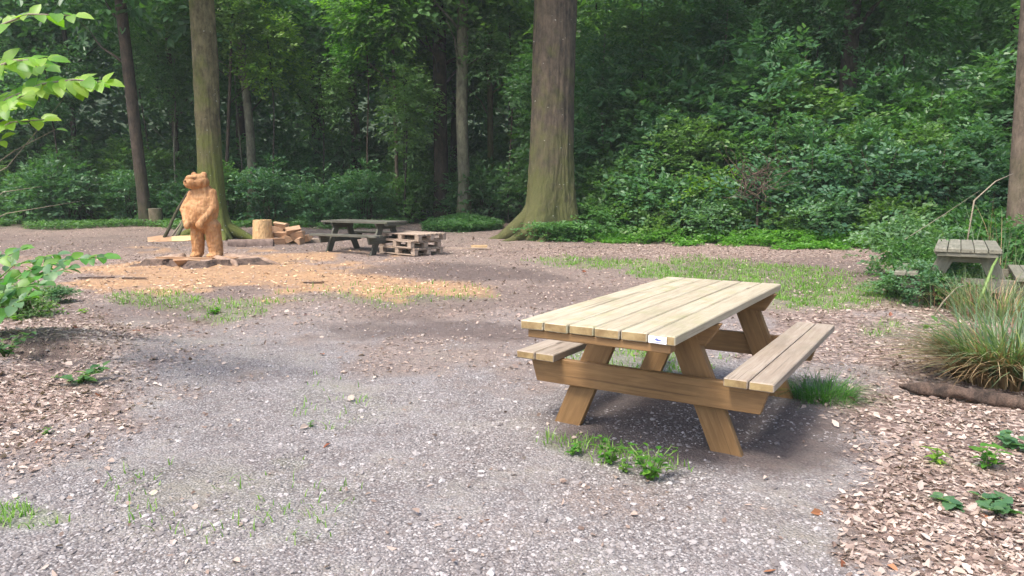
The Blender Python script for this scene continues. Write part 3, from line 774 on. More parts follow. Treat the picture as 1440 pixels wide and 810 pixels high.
# ------------------------------------------------------------------ statue
def mat_carved(name, d, m, l, hi):
    t = NT(name); o = t.coord()
    g = t.noise(t.mapping(o, (3, 3, .6)), 6, 5, .6, .8); cz = t.voro(t.mapping(o, (1.3, 1.3, .7)), 17); n2 = t.noise(o, 3.2, 4)
    fine = t.noise(t.mapping(o, (1, 1, .08)), 90, 3)
    cc = t.ramp(g, [(.3, d), (.55, m), (.8, l)])
    cc = t.mix(t.mr(n2, .45, .7, 0, .3), cc, hi); cc = t.mix(t.mr(fine, .5, .7, 0, .35), cc, d)
    t.color(cc); t.b.inputs['Roughness'].default_value = .7
    nn = t.bump(cz, .55, .02); t.bump(g, .3, .006, nn); return t.m
M['carved'] = mat_carved('carved_fresh_wood', (.25, .11, .038), (.39, .195, .075), (.48, .275, .12), (.52, .33, .16))
M['blockwood'] = mat_carved('debarked_block', (.34, .20, .09), (.52, .33, .15), (.60, .42, .22), (.64, .46, .26))
def build_bear():
    c = at(288, 362, 13.25); base = Vector((c.x, 13.25, c.z))
    parts = []
    def E(x, y, z, a, b, c_, rot=(0, 0, 0)): parts.append(((x, y, z), (a, b, c_), rot))
    def cap(p, q, r0, r1, n=7):
        for i in range(n):
            t = i/(n-1); v = Vector(p).lerp(Vector(q), t); r = r0+(r1-r0)*t; E(v.x, v.y, v.z, r, r, r)
    E(-.01, -.06, 1.345, .185, .175, .135); E(-.02, -.06, 1.40, .165, .15, .09); E(-.09, -.14, 1.335, .135, .13, .115); E(-.115, -.17, 1.325, .110, .090, .100)
    E(-.07, -.17, 1.42, .11, .09, .05)
    E(.085, -.03, 1.475, .058, .040, .050); E(-.125, .03, 1.475, .055, .040, .045); E(.02, 0, 1.21, .17, .15, .12)
    E(.03, .01, .90, .265, .20, .36); E(.03, .0, 1.0, .245, .19, .25); E(-.02, -.05, .80, .285, .225, .28); E(.02, 0, 1.16, .20, .16, .12); E(-.10, -.11, .70, .21, .17, .17); E(.05, 0, .60, .25, .17, .14)
    cap((.20, -.02, 1.15), (.245, -.08, .90), .085, .078); cap((.245, -.08, .90), (.10, -.26, .66), .075, .060); E(.065, -.29, .60, .070, .055, .085)
    cap((-.15, -.04, 1.12), (-.275, -.10, .86), .080, .075); cap((-.275, -.10, .86), (-.19, -.26, .66), .072, .058); E(-.16, -.28, .60, .065, .055, .08)
    cap((-.10, 0, .55), (-.112, -.01, .10), .128, .105, 9); cap((.17, .0, .55), (.215, .0, .10), .150, .125, 9)
    E(-.125, -.08, .045, .095, .15, .055); E(.205, -.08, .045, .125, .16, .055)
    bm = bmesh.new()
    for (p, s, r) in parts:
        m = Matrix.Translation(p) @ Euler(r).to_matrix().to_4x4() @ Matrix.Diagonal((*s, 1))
        bmesh.ops.create_icosphere(bm, subdivisions=3, radius=1, matrix=m)
    me = mesh_bm('body', bm)
    tmp = bpy.data.objects.new('tmp', me); COL.objects.link(tmp)
    r = tmp.modifiers.new('r', 'REMESH'); r.mode = 'VOXEL'; r.voxel_size = .011
    s_ = tmp.modifiers.new('s', 'SMOOTH'); s_.iterations = 2; s_.factor = .5
    dg = bpy.context.evaluated_depsgraph_get()
    me2 = bpy.data.meshes.new_from_object(tmp.evaluated_get(dg)); me2.name = 'bear_body'
    bpy.data.objects.remove(tmp)
    # chisel facets
    n = len(me2.vertices); co = np.zeros(n*3, np.float32); me2.vertices.foreach_get('co', co); co = co.reshape(-1, 3)
    no = np.zeros(n*3, np.float32); me2.vertices.foreach_get('normal', no); no = no.reshape(-1, 3)
    co[:, 0] *= .98
    d = (fbm(co[:, 0]*9+co[:, 1]*6, co[:, 2]*7+co[:, 1]*5, 5, 2)-.5)*.016
    q = vn(co[:, 0]*7+3, co[:, 2]*6+co[:, 1]*5, 2)
    g1 = np.abs(np.sin(co[:, 2]*24+co[:, 0]*10+q*5)); g2 = np.abs(np.sin(co[:, 0]*26-co[:, 2]*9+co[:, 1]*20+q*6))
    d = d+.009*np.sqrt(g1)*(q > .45)+.009*np.sqrt(g2)*(q <= .45)-.005
    co += no*d[:, None]
    co[:, 2] = np.maximum(co[:, 2], 0); me2.vertices.foreach_set('co', co.ravel())
    me2.polygons.foreach_set('use_smooth', [True]*len(me2.polygons)); me2.materials.clear(); me2.update()
    root = empty('bear_statue', 'carved wooden bear statue standing upright on a low stump', 'statue', base, 0)
    link('body', me2, M['carved'], root)
    for (x, y, z, r_, nm) in ((-.165, -.255, 1.362, .024, 'nose'), (-.15, -.215, 1.425, .011, 'eye'), (-.015, -.240, 1.415, .011, 'eye')):
        bm = bmesh.new(); bmesh.ops.create_icosphere(bm, subdivisions=2, radius=r_)
        e = link(nm, mesh_bm(nm, bm, True), M['frame'] if nm == 'nose' else M['blackish'], root); e.location = (x, y, z)
    return base
bear_base = build_bear()

# stump the bear stands on: low, wide, with sawn top and ridged roots
def build_stump_mound():
    c = (bear_base.x, bear_base.y); g = tz(*c); h = bear_base.z-g
    t = empty('tree_stump', 'low wide sawn stump with ridged roots under the carved bear', 'stump', (c[0], c[1], g))
    bm = bmesh.new(); seg = 40; rings = []
    prof = [(1.22, -.5), (1.12, .0), (1.03, .45), (1.0, .85), (.97, 1.0)]
    for (k, zz) in prof:
        ring = []
        for i in range(seg):
            a = 2*pi*i/seg; lob = 1+.16*cos(5*a+1)+.09*cos(9*a)+.05*sin(14*a); ex = (k-.97)*.6*cos(5*a+1)+.05*sin(23*a)+.03*sin(31*a+2)
            R = .66*(k*lob+ex)
            ring.append(bm.verts.new((cos(a)*R*1.25, sin(a)*R*.9, zz*h-(.002 if zz == 1 else 0)+(.02*sin(3*a) if 0 < zz < 1 else 0))))
        rings.append(ring)
    for q in range(len(rings)-1):
        for i in range(seg): bm.faces.new((rings[q][i], rings[q][(i+1) % seg], rings[q+1][(i+1) % seg], rings[q+1][i]))
    link('bark_side', mesh_bm('stump_side', bm, True), M['logbark'], t)
    bm = bmesh.new(); vs = []
    for i in range(seg):
        a = 2*pi*i/seg; lob = 1+.16*cos(5*a+1)+.09*cos(9*a)+.05*sin(14*a); R = .66*(.968*lob+.05*sin(23*a)+.03*sin(31*a+2))
        vs.append(bm.verts.new((cos(a)*R*1.25, sin(a)*R*.9, h-.001)))
    bm.faces.new(vs); link('sawn_top', mesh_bm('stump_top', bm), M['roottan'], t)
    for (a, L, r) in ((.0, .95, .13), (3.1, .75, .13), (3.7, .45, .10), (5.6, .6, .11)):
        p = [Vector((cos(a)*.38, sin(a)*.3, h*.75)), Vector((cos(a)*(.4+L*.3), sin(a)*(.32+L*.22), h*.62)), Vector((cos(a+.1)*(.4+L*.65), sin(a+.1)*(.3+L*.5), h*.30)), Vector((cos(a)*(.4+L), sin(a)*(.3+L*.8), -.05))]
        link('root', tube_mesh('root', [(p, [r*.8, r*.65, r*.5, r*.2])], 9), M['roottan'], t)
build_stump_mound()

# ------------------------------------------------------------------ logs, billets, slabs
def log_mesh(r, L, seg=16, rough=.08, taper=.06):
    bm = bmesh.new(); ph = random.uniform(0, 9); rings = []
    for q in range(7):
        u = q/6; ring = []
        for i in range(seg):
            a = 2*pi*i/seg; R = r*(1-taper*u)*(1+rough*sin(3*a+ph+u)+rough*.5*sin(7*a+ph*2+3*u))
            ring.append(bm.verts.new((cos(a)*R, sin(a)*R, u*L)))
        rings.append(ring)
    for q in range(6):
        for i in range(seg): bm.faces.new((rings[q][i], rings[q][(i+1) % seg], rings[q+1][(i+1) % seg], rings[q+1][i]))
    side = mesh_bm('log_side', bm, True)
    bm = bmesh.new()
    for q, z in ((0, .0), (6, L)):
        vs = [bm.verts.new((v[0]*.985, v[1]*.985, z)) for v in [(cos(2*pi*i/seg)*r*(1-taper*q/6)*(1+rough*sin(3*2*pi*i/seg+ph+q/6)+rough*.5*sin(7*2*pi*i/seg+ph*2+3*q/6)), sin(2*pi*i/seg)*r*(1-taper*q/6)*(1+rough*sin(3*2*pi*i/seg+ph+q/6)+rough*.5*sin(7*2*pi*i/seg+ph*2+3*q/6))) for i in range(seg)]]
        bm.faces.new(vs if q else vs[::-1])
    return side, mesh_bm('log_end', bm)
def log_thing(name, label, cat, loc, rot, r, L, side, end, group=None, **k):
    a, b = log_mesh(r, L, **k); t = empty(name, label, cat, loc, 0, group); t.rotation_euler = rot
    link('side', a, M[side], t); link('cut_face', b, M[end], t); return t
p = on(365.5, 344)
log_thing('chopping_block', 'upright pale debarked log block right of the mossy beech', 'log', (p.x, p.y+.25, tz(p.x, p.y)-.02), (0, 0, .4), .265, .62, 'blockwood', 'blockwood', seg=22, rough=.025, taper=.14)
p = on(220, 318)
log_thing('old_stump', 'small grey-brown upright stump at the forest edge left of the statue', 'stump', (p.x, p.y, tz(p.x, p.y)-.03), (0, 0, 0), .24, .68, 'palebark', 'greywood', rough=.06)
p = on(322, 346); q = on(398, 344)
log_thing('rotting_log', 'dark rotting log lying between the statue and the pale block', 'log', (p.x, p.y, .06), (0, pi/2, .1), .12, (q.x-p.x), 'soil', 'soil', rough=.16)

def split_mesh(L, r, ang=1.2):
    """split billet: a wedge with rounded bark side, along X"""
    bm = bmesh.new(); rings = []
    for q in range(4):
        x = (q/3-.5)*L; j = random.uniform(-.06, .06)*r; ring = [bm.verts.new((x, j, -r*.35))]
        for i in range(6):
            a = -ang/2+ang*i/5+pi/2; ring.append(bm.verts.new((x+random.uniform(-.01, .01), cos(a)*r*(1+j), sin(a)*r-r*.35)))
        rings.append(ring)
    n = 7
    for q in range(3):
        for i in range(n): bm.faces.new((rings[q][i], rings[q][(i+1) % n], rings[q+1][(i+1) % n], rings[q+1][i]))
    bm.faces.new(rings[0][::-1]); bm.faces.new(rings[-1])
    return mesh_bm('billet', bm)
wood = [(388, 341, 0, .4), (400, 342, 0, 2.2), (412, 341, 0, .2), (424, 340, 0, 1.4), (394, 333, .16, 2.7), (406, 334, .15, .6), (419, 334, .14, 2.9), (388, 327, .27, .1), (400, 327, .28, 1.9), (413, 328, .26, .5), (396, 321, .39, 2.8), (430, 337, .04, 2.5)]
fl = ['leftmost', 'second', 'third', 'fourth']
wl = ['leftmost split log on the ground of the firewood heap', 'second split log from the left at the foot of the firewood heap', 'third split log from the left at the foot of the firewood heap', 'fourth split log from the left at the foot of the firewood heap',
      'left split log in the second layer of the firewood heap', 'middle split log in the second layer of the firewood heap', 'right split log in the second layer of the firewood heap',
      'left split log in the third layer of the firewood heap beside the pale block', 'middle split log in the third layer of the firewood heap', 'right split log in the third layer of the firewood heap', 'topmost split log of the firewood heap', 'split log lying off the right end of the firewood heap']
for i, (px, py, z, a) in enumerate(wood):
    d = 18.3+.25*(i % 3); x, y = gd(px, d)
    o = link('split_log', split_mesh(random.uniform(.32, .48), random.uniform(.14, .20), random.uniform(.7, 1.5)), M['firewood'])
    tag(o, wl[i], 'firewood', 'split logs heaped by the pale block')
    o.location = (x, y, tz(x, y)+.06+z); o.rotation_euler = (random.uniform(-.5, .5), random.uniform(-.2, .2), a)

def slab(label, px, py, L, W, T, rz, mat, rx=0, ry=0, lift=0, name='wood_slab', cat='wood slab', group=None):
    p = on(px, py); bm = bmesh.new(); n = 6; top = []; bot = []; cs_ = [(-.5, -.42), (.05, -.5), (.5, -.40), (.46, .45), (-.1, .5), (-.48, .40)]
    for i in range(n):
        u, v_ = cs_[i]; u += random.uniform(-.09, .09); v_ += random.uniform(-.10, .10)
        top.append(bm.verts.new((u*L, v_*W, T+random.uniform(-.1, .1)*T))); bot.append(bm.verts.new((u*L*.97, v_*W*.95, 0)))
    bm.faces.new(top); bm.faces.new(bot[::-1])
    for i in range(n): bm.faces.new((bot[i], bot[(i+1) % n], top[(i+1) % n], top[i]))
    o = link(name, mesh_bm(name, bm), M[mat]); tag(o, label, cat, group)
    o.location = (p.x, p.y, tz(p.x, p.y)+lift+.01); o.rotation_euler = (rx, ry, rz); return o
slab('long pale wood slab on the ground below the leaning sticks', 234, 339, .80, .42, .06, .55, 'firewood', .30)
slab('short pale wood slab right of the long one under the beech', 256, 339, .52, .34, .07, .25, 'freshwood', .40)
slab('small pale offcut at the beech foot behind the statue', 316, 334, .34, .30, .10, .7, 'freshwood', .5)
slab('flat greenish slab lying right of the firewood heap', 441, 341, .50, .36, .08, .1, 'pallet')
BB = bear_base
for (lb, dx, dy, dz, L, W, T, rx, ry, rz) in (('long curved offcut lying across the statue stump in front of the feet', -.12, -.34, .004, .95, .20, .03, -.05, .03, .10),
        ('triangular pale offcut tipped over the front of the statue stump', -.04, -.60, -.055, .38, .26, .03, -.6, 0, .2), ('small offcut on the statue stump right of the feet', .46, -.2, .004, .42, .16, .025, 0, .05, -.15)):
    o = slab(lb, 288, 366, L, W, T, rz, 'firewood', rx, ry); o.location = BB+Vector((dx, dy, dz))
slab('short block of timber on the dirt right of the pallets', 674, 349, .40, .17, .06, .05, 'freshwood')
slab('dark bark flake lying on the sawdust at the left', 135, 392, .55, .07, .02, .12, 'logbark')
slab('second bark flake lying on the sawdust at the left', 190, 393, .35, .05, .02, -.05, 'logbark')
slab('small bark flake in the sawdust below the far table', 440, 399, .30, .05, .02, .1, 'logbark')
p = on(625, 349); q = on(690, 351.5)
b_ = empty('plank', 'long thin pale plank lying on the dirt right of the pallets', 'plank', (0, 0, 0))
b_.location = ((p.x+q.x)/2, (p.y+q.y)/2, tz((p.x+q.x)/2, (p.y+q.y)/2)); dd = (q-p)
bd = board('timber', (-dd.length/2, 0, .02), (dd.length/2, 0, .02), (0, 0, 1), .09, .03, 'pallet', b_); b_.rotation_euler = (0, 0, math.atan2(dd.y, dd.x))

# sticks leaning on the mossy beech
def stick(name, label, pts, rads, mat='twig', cat='stick', group=None, seg=7):
    pts = [Vector(p) for p in pts]; o0 = pts[0].copy()
    o = link(name, tube_mesh(name, [([p-o0 for p in pts], rads)], seg), M[mat]); o.location = o0
    return tag(o, label, cat, group)
def leanstick(label, a, b, da, db, r, mat):
    p = at(a[0], a[1], da); q = at(b[0], b[1], db); p.z = min(p.z, tz(p.x, p.y)+.02)
    stick('leaning_branch', label, wander(p, q, 6, .02), [r, r*.95, r*.9, r*.85, r*.75, r*.6, r*.4], mat, 'branch', 'branches leaning on the mossy beech')
leanstick('left dark branch leaning against the mossy beech', (229, 334), (276, 250), 19.2, 20.1, .045, 'bark')
leanstick('thick pale branch leaning against the mossy beech, right of the dark one', (247, 331), (280, 266), 19.3, 20.0, .055, 'greybark')
leanstick('thin branch leaning against the mossy beech between the two thicker ones', (238, 330), (279, 275), 19.6, 20.1, .025, 'twig')

# fallen log at right
p = on(1264, 552); q = on(1475, 588)
pts = wander((p.x, p.y, .05+tz(p.x, p.y)), (q.x+.25, q.y-.05, .06+tz(q.x, q.y)), 30, .012)
def rough_tube(name, pts, rads, seg=14):
    me = tube_mesh(name, [(pts, rads)], seg)
    for v in me.vertices:
        k = float(vn(np.array([v.co.x*9+v.co.z*20]), np.array([v.co.y*14]), 4)[0])-.5
        v.co += Vector((0, k*.9+random.uniform(-.25, .25), k+random.uniform(-.25, .25)))*.022
    return me
fl_ = link('fallen_log', rough_tube('fallen_log', pts, [.010, .024, .031, .035]+[.037+.012*i/26 for i in range(27)]), M['logbark'])
tag(fl_, 'rotting brown log lying on dead leaves below the sedge clump', 'log')

# ------------------------------------------------------------------ leaf objects (individual leaves)
def one_leaf(name, L, W, mat, seed=0, toothed=False):
    bm = bmesh.new(); n = 7; mid = []; le = []; ri = []
    for i in range(n+1):
        t = i/n; wv = W*.5*(sin(pi*t**.8))**.75*(1+(.06 if i % 2 else -.04)); dz = -.18*L*t*t
        mid.append(bm.verts.new((t*L, 0, dz)))
        if 0 < i < n:
            le.append(bm.verts.new((t*L-.02*L, wv, dz+wv*.28+.006*L*sin(i*2)))); ri.append(bm.verts.new((t*L-.02*L, -wv, dz+wv*.28-.006*L*sin(i*2))))
    for S_, fl2 in ((le, False), (ri, True)):
        bm.faces.new([mid[0], mid[1], S_[0]] if fl2 is False else [mid[1], mid[0], S_[0]])
        for i in range(len(S_)-1):
            q = [mid[i+1], mid[i+2], S_[i+1], S_[i]]; bm.faces.new(q if not fl2 else q[::-1])
        q = [mid[n-1], mid[n], S_[-1]]; bm.faces.new(q if not fl2 else q[::-1])
    me = mesh_bm(name, bm, True)
    a = me.attributes.new('rnd', 'FLOAT', 'FACE'); a.data.foreach_set('value', [random.Random(seed).random()]*len(me.polygons))
    me.materials.append(M[mat]); return me
def leafset(base, L, W, mat, n=5): return [one_leaf(base+str(i), L*random.uniform(.85, 1.1), W*random.uniform(.9, 1.1), mat, i*7+3) for i in range(n)]
def put_leaf(meshes, parent, pos, direction, nrm, s=1.0, name='leaf'):
    d = Vector(direction).normalized(); nv = Vector(nrm); nv = (nv-d*nv.dot(d)).normalized(); y = nv.cross(d)
    o = bpy.data.objects.new(name, random.choice(meshes)); COL.objects.link(o); o.parent = parent
    m = Matrix((d, y, nv)).transposed().to_4x4() @ Matrix.Diagonal((s, s, s, 1)); m.translation = Vector(pos)
    o.matrix_basis = m; return o

def leafy_branch(root, pts, rads, step, meshes, s=1.0, mat='twig', upn=(0, -.75, 1), skip=0, name='branch', spreadv=.9):
    o0 = root.location
    if root.name.startswith('young'): step *= 1.5; rads = [q*1.5 for q in rads]
    loc = [Vector(p)-o0 for p in pts]
    link(name, tube_mesh(name, [(loc, rads)], 6), M[mat], root)
    L = [0]
    for i in range(1, len(loc)): L.append(L[-1]+(loc[i]-loc[i-1]).length)
    s0 = skip; k = 0
    while s0 <= L[-1]:
        i = max(j for j in range(len(L)) if L[j] <= s0+1e-6); i = min(i, len(loc)-2)
        f = (s0-L[i])/max(1e-6, L[i+1]-L[i]); p = loc[i].lerp(loc[i+1], f); d = (loc[i+1]-loc[i]).normalized()
        up = Vector(upn)+Vector((random.uniform(-.6, .6), random.uniform(-.6, .6), random.uniform(-.2, .2))); sd = d.cross(up).normalized()*(1 if k % 2 else -1)
        dirv = d*random.uniform(.2, .9)+sd*spreadv*random.uniform(.6, 1.1)+Vector((0, random.uniform(-.3, .3), random.uniform(-.5, .25))); p = p+Vector((0, 0, random.uniform(-.012, .012)))
        put_leaf(meshes, root, p, dirv, up, s*random.uniform(.7, 1.15)); s0 += step*random.uniform(.8, 1.2); k += 1
    put_leaf(meshes, root, loc[-1], (loc[-1]-loc[-2]), Vector(upn), s)

# young beech reaching in from the left
D = 3.0
def A(px, py, d=D): return at(px, py, d*1.6)
rt = A(-95, 600, 3.3); 
yb = empty('young_beech', 'young beech at the left edge with bright translucent leaves overhead', 'tree', (rt.x, rt.y, tz(rt.x, rt.y)))
tp = wander((0, 0, -.05), (A(-60, -60, 3.2)-yb.location), 8, .02)
link('trunk', tube_mesh('trunk', [(tp, [.05, .048, .046, .043, .04, .036, .03, .024, .018])], 9), M['greybark'], yb)
LFB = leafset('beech_leaf', .118, .078, 'leaf_fresh')
leafy_branch(yb, [A(-75, 230, 3.2), A(-30, 178, 3.1), A(10, 140, 3.0), A(60, 118, 2.95), A(105, 112, 2.9), A(148, 116, 2.9)], [.011, .009, .007, .005, .004, .002], .015, LFB, 1.0)
leafy_branch(yb, [A(-30, 178, 3.1), A(0, 158, 2.9), A(20, 140, 2.8), A(34, 134, 2.75)], [.007, .006, .004, .002], .018, LFB, .9)
leafy_branch(yb, [A(-70, 150, 3.2), A(-20, 100, 3.0), A(20, 85, 2.9), A(70, 84, 2.9)], [.009, .007, .005, .002], .016, LFB, 1.0)
leafy_branch(yb, [A(-70, 260, 3.2), A(-20, 195, 3.0), A(15, 172, 2.9), A(62, 168, 2.9)], [.007, .006, .004, .002], .024, LFB, .85)
leafy_branch(yb, [A(0, 140, 3.1), A(50, 126, 3.05), A(95, 119, 3.0), A(130, 119, 3.0)], [.005, .004, .003, .002], .017, LFB, .95)
leafy_branch(yb, [A(-60, 130, 3.3), A(-10, 95, 3.15), A(30, 92, 3.1), A(66, 96, 3.05)], [.005, .004, .003, .002], .02, LFB, .95)
leafy_branch(yb, [A(-40, 235, 3.1), A(-12, 205, 3.0), A(2, 196, 3.0)], [.005, .003, .002], .05, LFB, .8)
leafy_branch(yb, [A(-65, 90, 3.2), A(-10, 40, 3.0), A(40, 20, 2.9), A(105, 22, 2.9)], [.008, .006, .004, .002], .034, LFB, 1.0)
for (a, b, c) in (((-40, 255), (20, 212), (78, 182)), ((-40, 262), (10, 235), (95, 132)), ((-60, 330), (10, 300), (112, 283)), ((-50, 310), (5, 270), (60, 262))):
    link('twig', tube_mesh('twig', [([A(*a)-yb.location, A(*b)-yb.location, A(*c)-yb.location], [.004, .0028, .0012])], 5), M['twig'], yb)
put_leaf(LFB, yb, A(78, 182)-yb.location, (1, 0, 0), (0, -.3, 1), .7)

# low broad-leaved shrub at the left
def A(px, py, d): return at(px, py, d)
LFC = leafset('broad_leaf', .13, .085, 'leaf_cover')+leafset('broad_leaf_b', .125, .085, 'leaf_grey', 4)
b0 = on(-40, 468)
ls = empty('broadleaf_shrub', 'low broad-leaved green shrub reaching in from the left edge', 'shrub', (b0.x, b0.y, b0.z))
for (c, sk) in (([(-40, 460, 6.6), (-5, 410, 6.4), (40, 380, 6.3), (95, 366, 6.2), (150, 362, 6.1)], .25), ([(-40, 460, 6.6), (0, 420, 6.3), (45, 392, 6.2), (95, 378, 6.1)], .2), ([(-40, 460, 6.6), (-10, 400, 6.6), (20, 372, 6.7), (80, 358, 6.7)], .2),
                ([(-40, 460, 6.6), (-15, 430, 6.3), (20, 405, 6.1), (60, 400, 6.0)], .2), ([(-40, 460, 6.6), (-20, 390, 6.6), (-5, 365, 6.5), (30, 352, 6.5)], .2), ([(-30, 470, 6.2), (0, 445, 6.0), (25, 425, 5.9), (40, 418, 5.9)], .15),
                ([(-35, 470, 6.2), (-8, 440, 6.1), (4, 415, 6.0), (8, 400, 6.0)], .1)):
    P_ = [A(*q) for q in c]; leafy_branch(ls, P_, list(np.linspace(.010, .003, len(P_))), .038, LFC, 1.0, 'greenstem', (0, -.45, 1), sk)

def rosette(name, label, px, py, n, L, W, mat, h, spread, stem=True, group=None, cat='plant', up=.8):
    p = on(px, py); r = empty(name, label, cat, (p.x, p.y, p.z), random.uniform(0, 6), group); ms = leafset(name+'_leaf', L, W, mat, 3)
    ch = []
    nst = max(2, n//7)
    for sidx in range(nst):
        a = random.uniform(0, 6.28); q = Vector((cos(a)*spread*random.uniform(.2, .8), sin(a)*spread*random.uniform(.2, .8), h*random.uniform(.6, 1)))
        ch.append(([Vector((cos(a)*.01, sin(a)*.01, -.01)), q*.5+Vector((0, 0, h*.12)), q], [.004, .003, .002]))
        for k in range(n//nst):
            t = (k+1)/(n//nst); pp = q*t; b = k*2.4+sidx
            put_leaf(ms, r, pp, (cos(b), sin(b), random.uniform(-.1, .55)), (random.uniform(-.3, .3), random.uniform(-.3, .3), 1), random.uniform(.7, 1.15))
    link('stem', tube_mesh('stem', ch, 5), M['greenstem'], r)
    return r
G = 'weeds in the gravel below the main table'
rosette('weed', 'leftmost and smallest yellow-green weed below the table shadow', 803, 640, 22, .040, .026, 'leaf_cover', .07, .08, group=G)
rosette('weed', 'middle pair of green weeds below the near table leg', 856, 652, 40, .042, .024, 'leaf_cover', .14, .09, group=G)
rosette('weed', 'largest bushy weed of the row, right end below the table', 914, 674, 80, .044, .024, 'leaf_cover', .17, .17, group=G)
rosette('weed', 'tiny low weed between the middle and largest weeds', 878, 664, 12, .034, .022, 'leaf_bright', .05, .07, group=G)
rosette('dark_plant', 'dark green leafy plant on the dead leaves at the left', 112, 538, 42, .075, .045, 'leaf_mid', .12, .24)
rosette('dark_plant', 'dark green leaves in the hollow at the far left edge', 8, 500, 60, .08, .05, 'leaf_dark', .18, .30)
rosette('seedling', 'yellow-green seedling on the leaf litter at left above the hollow', 28, 452, 14, .08, .05, 'leaf_bright', .07, .14)
rosette('seedling', 'pale seedling on the leaves right of the left-edge shrub', 120, 440, 10, .07, .03, 'leaf_fresh', .05, .12)
rosette('seedling', 'tiny bright seedling in gravel at the lower left', 66, 612, 9, .035, .022, 'leaf_bright', .04, .05)
rosette('seedling', 'tiny seedling in gravel left of centre', 437, 600, 8, .03, .02, 'leaf_bright', .03, .04)
rosette('seedling', 'bright small weed in the thin grass below the statue', 302, 441, 20, .07, .04, 'leaf_cover', .07, .14)
rosette('seedling', 'yellow-green leafy plant left of the sedge clump', 1322, 488, 36, .11, .05, 'leaf_bright', .28, .22)
rosette('shoot', 'left bright upright shoot on the dead leaves lower right', 1318, 655, 16, .07, .022, 'leaf_fresh', .14, .03)
rosette('shoot', 'right bright upright shoot with green leaves at the lower right', 1386, 662, 26, .07, .035, 'leaf_cover', .15, .08)
rosette('ivy_patch', 'round grey-green leaves on the ground at the right edge above the shoots', 1425, 632, 26, .07, .06, 'leaf_grey', .08, .2, cat='ground plant')
rosette('ivy_patch', 'round green leaves low on the ground in the lower right corner', 1415, 722, 34, .065, .06, 'leaf_grey', .05, .22, cat='ground plant')
rosette('ivy_patch', 'low green leaves left of the lower right corner patch', 1345, 716, 16, .06, .055, 'leaf_grey', .04, .12, cat='ground plant')

# ------------------------------------------------------------------ blades (grass, sedge)
def blades(P, H, W, lean, curve=.5, segs=3, azi=None, rnd=None):
    n = len(P); a = rng.uniform(0, 2*pi, n) if azi is None else azi
    d = np.stack([np.cos(a), np.sin(a), np.zeros(n)], 1); s = np.stack([-np.sin(a), np.cos(a), np.zeros(n)], 1)
    V = []
    for k in range(segs+1):
        t = k/segs; out = lean*(t**1.6); z = t-curve*lean*t*t*.6
        c = P+d*(H*out)[:, None]+np.array([0, 0, 1])*(H*z)[:, None]
        wv = (W*(1-t**1.5)*.5+.0004)[:, None]
        V += [c-s*wv, c+s*wv]
    V = np.stack(V, 1).reshape(-1, 3); b = np.arange(n)[:, None]*(2*(segs+1))
    f = np.concatenate([b+np.array([[2*k, 2*k+1, 2*k+3, 2*k+2]]) for k in range(segs)], 1).reshape(-1, 4)
    r = np.repeat(rng.random(n) if rnd is None else rnd, segs)
    return V, f, r
def clump(name, label, px, py, parts, cat='grass clump'):
    p = on(px, py); r = empty(name, label, cat, (p.x, p.y, p.z))
    for (pn, n, rad, h0, h1, w_, lean0, lean1, mat) in parts:
        a = rng.uniform(0, 2*pi, n); q = rad*np.sqrt(rng.random(n)); P = np.stack([np.cos(a)*q, np.sin(a)*q, np.full(n, -.01)], 1)
        az = a+rng.normal(0, .6, n)
        V, f, rr = blades(P, rng.uniform(h0, h1, n), np.full(n, w_)*rng.uniform(.7, 1.3, n), rng.uniform(lean0, lean1, n), .9, 5, az)
        o = link(pn, mesh_np(pn, V, f, True, {'rnd': ('FACE', rr)}), M[mat], r); o['kind'] = 'stuff'
    return r
clump('sedge_clump', 'big sedge tussock with arching green and straw blades at the right edge', 1418, 535, [('green_blade', 700, .32, .48, .84, .014, .35, 1.35, 'sedge'), ('dead_blade', 1200, .36, .35, .70, .014, .6, 1.4, 'straw')])
clump('sedge_clump', 'taller loose sedge behind the big tussock near the overgrown table', 1405, 448, [('green_blade', 260, .45, .35, .65, .012, .1, .9, 'sedge'), ('dead_blade', 160, .4, .3, .6, .009, .2, 1.0, 'straw')])
clump('sedge_clump', 'sparse straw and green blades in front of the overgrown table', 1345, 430, [('green_blade', 120, .40, .25, .60, .011, .2, 1.0, 'sedge'), ('dead_blade', 90, .40, .25, .55, .010, .3, 1.2, 'straw')])
clump('grass_tuft', 'dense dark green grass tuft beside the right bench', 1156, 560, [('blade', 520, .21, .05, .26, .005, .3, 1.6, 'leaf_mid'), ('bright_blade', 200, .18, .08, .22, .005, .3, 1.3, 'leaf_cover')])
clump('tall_grass', 'tall thin grass stems in front of the right-edge trunk', 1395, 405, [('green_blade', 60, .6, .6, 1.4, .014, .05, .6, 'sedge'), ('dead_blade', 22, .6, .7, 1.6, .010, .05, .7, 'straw')])
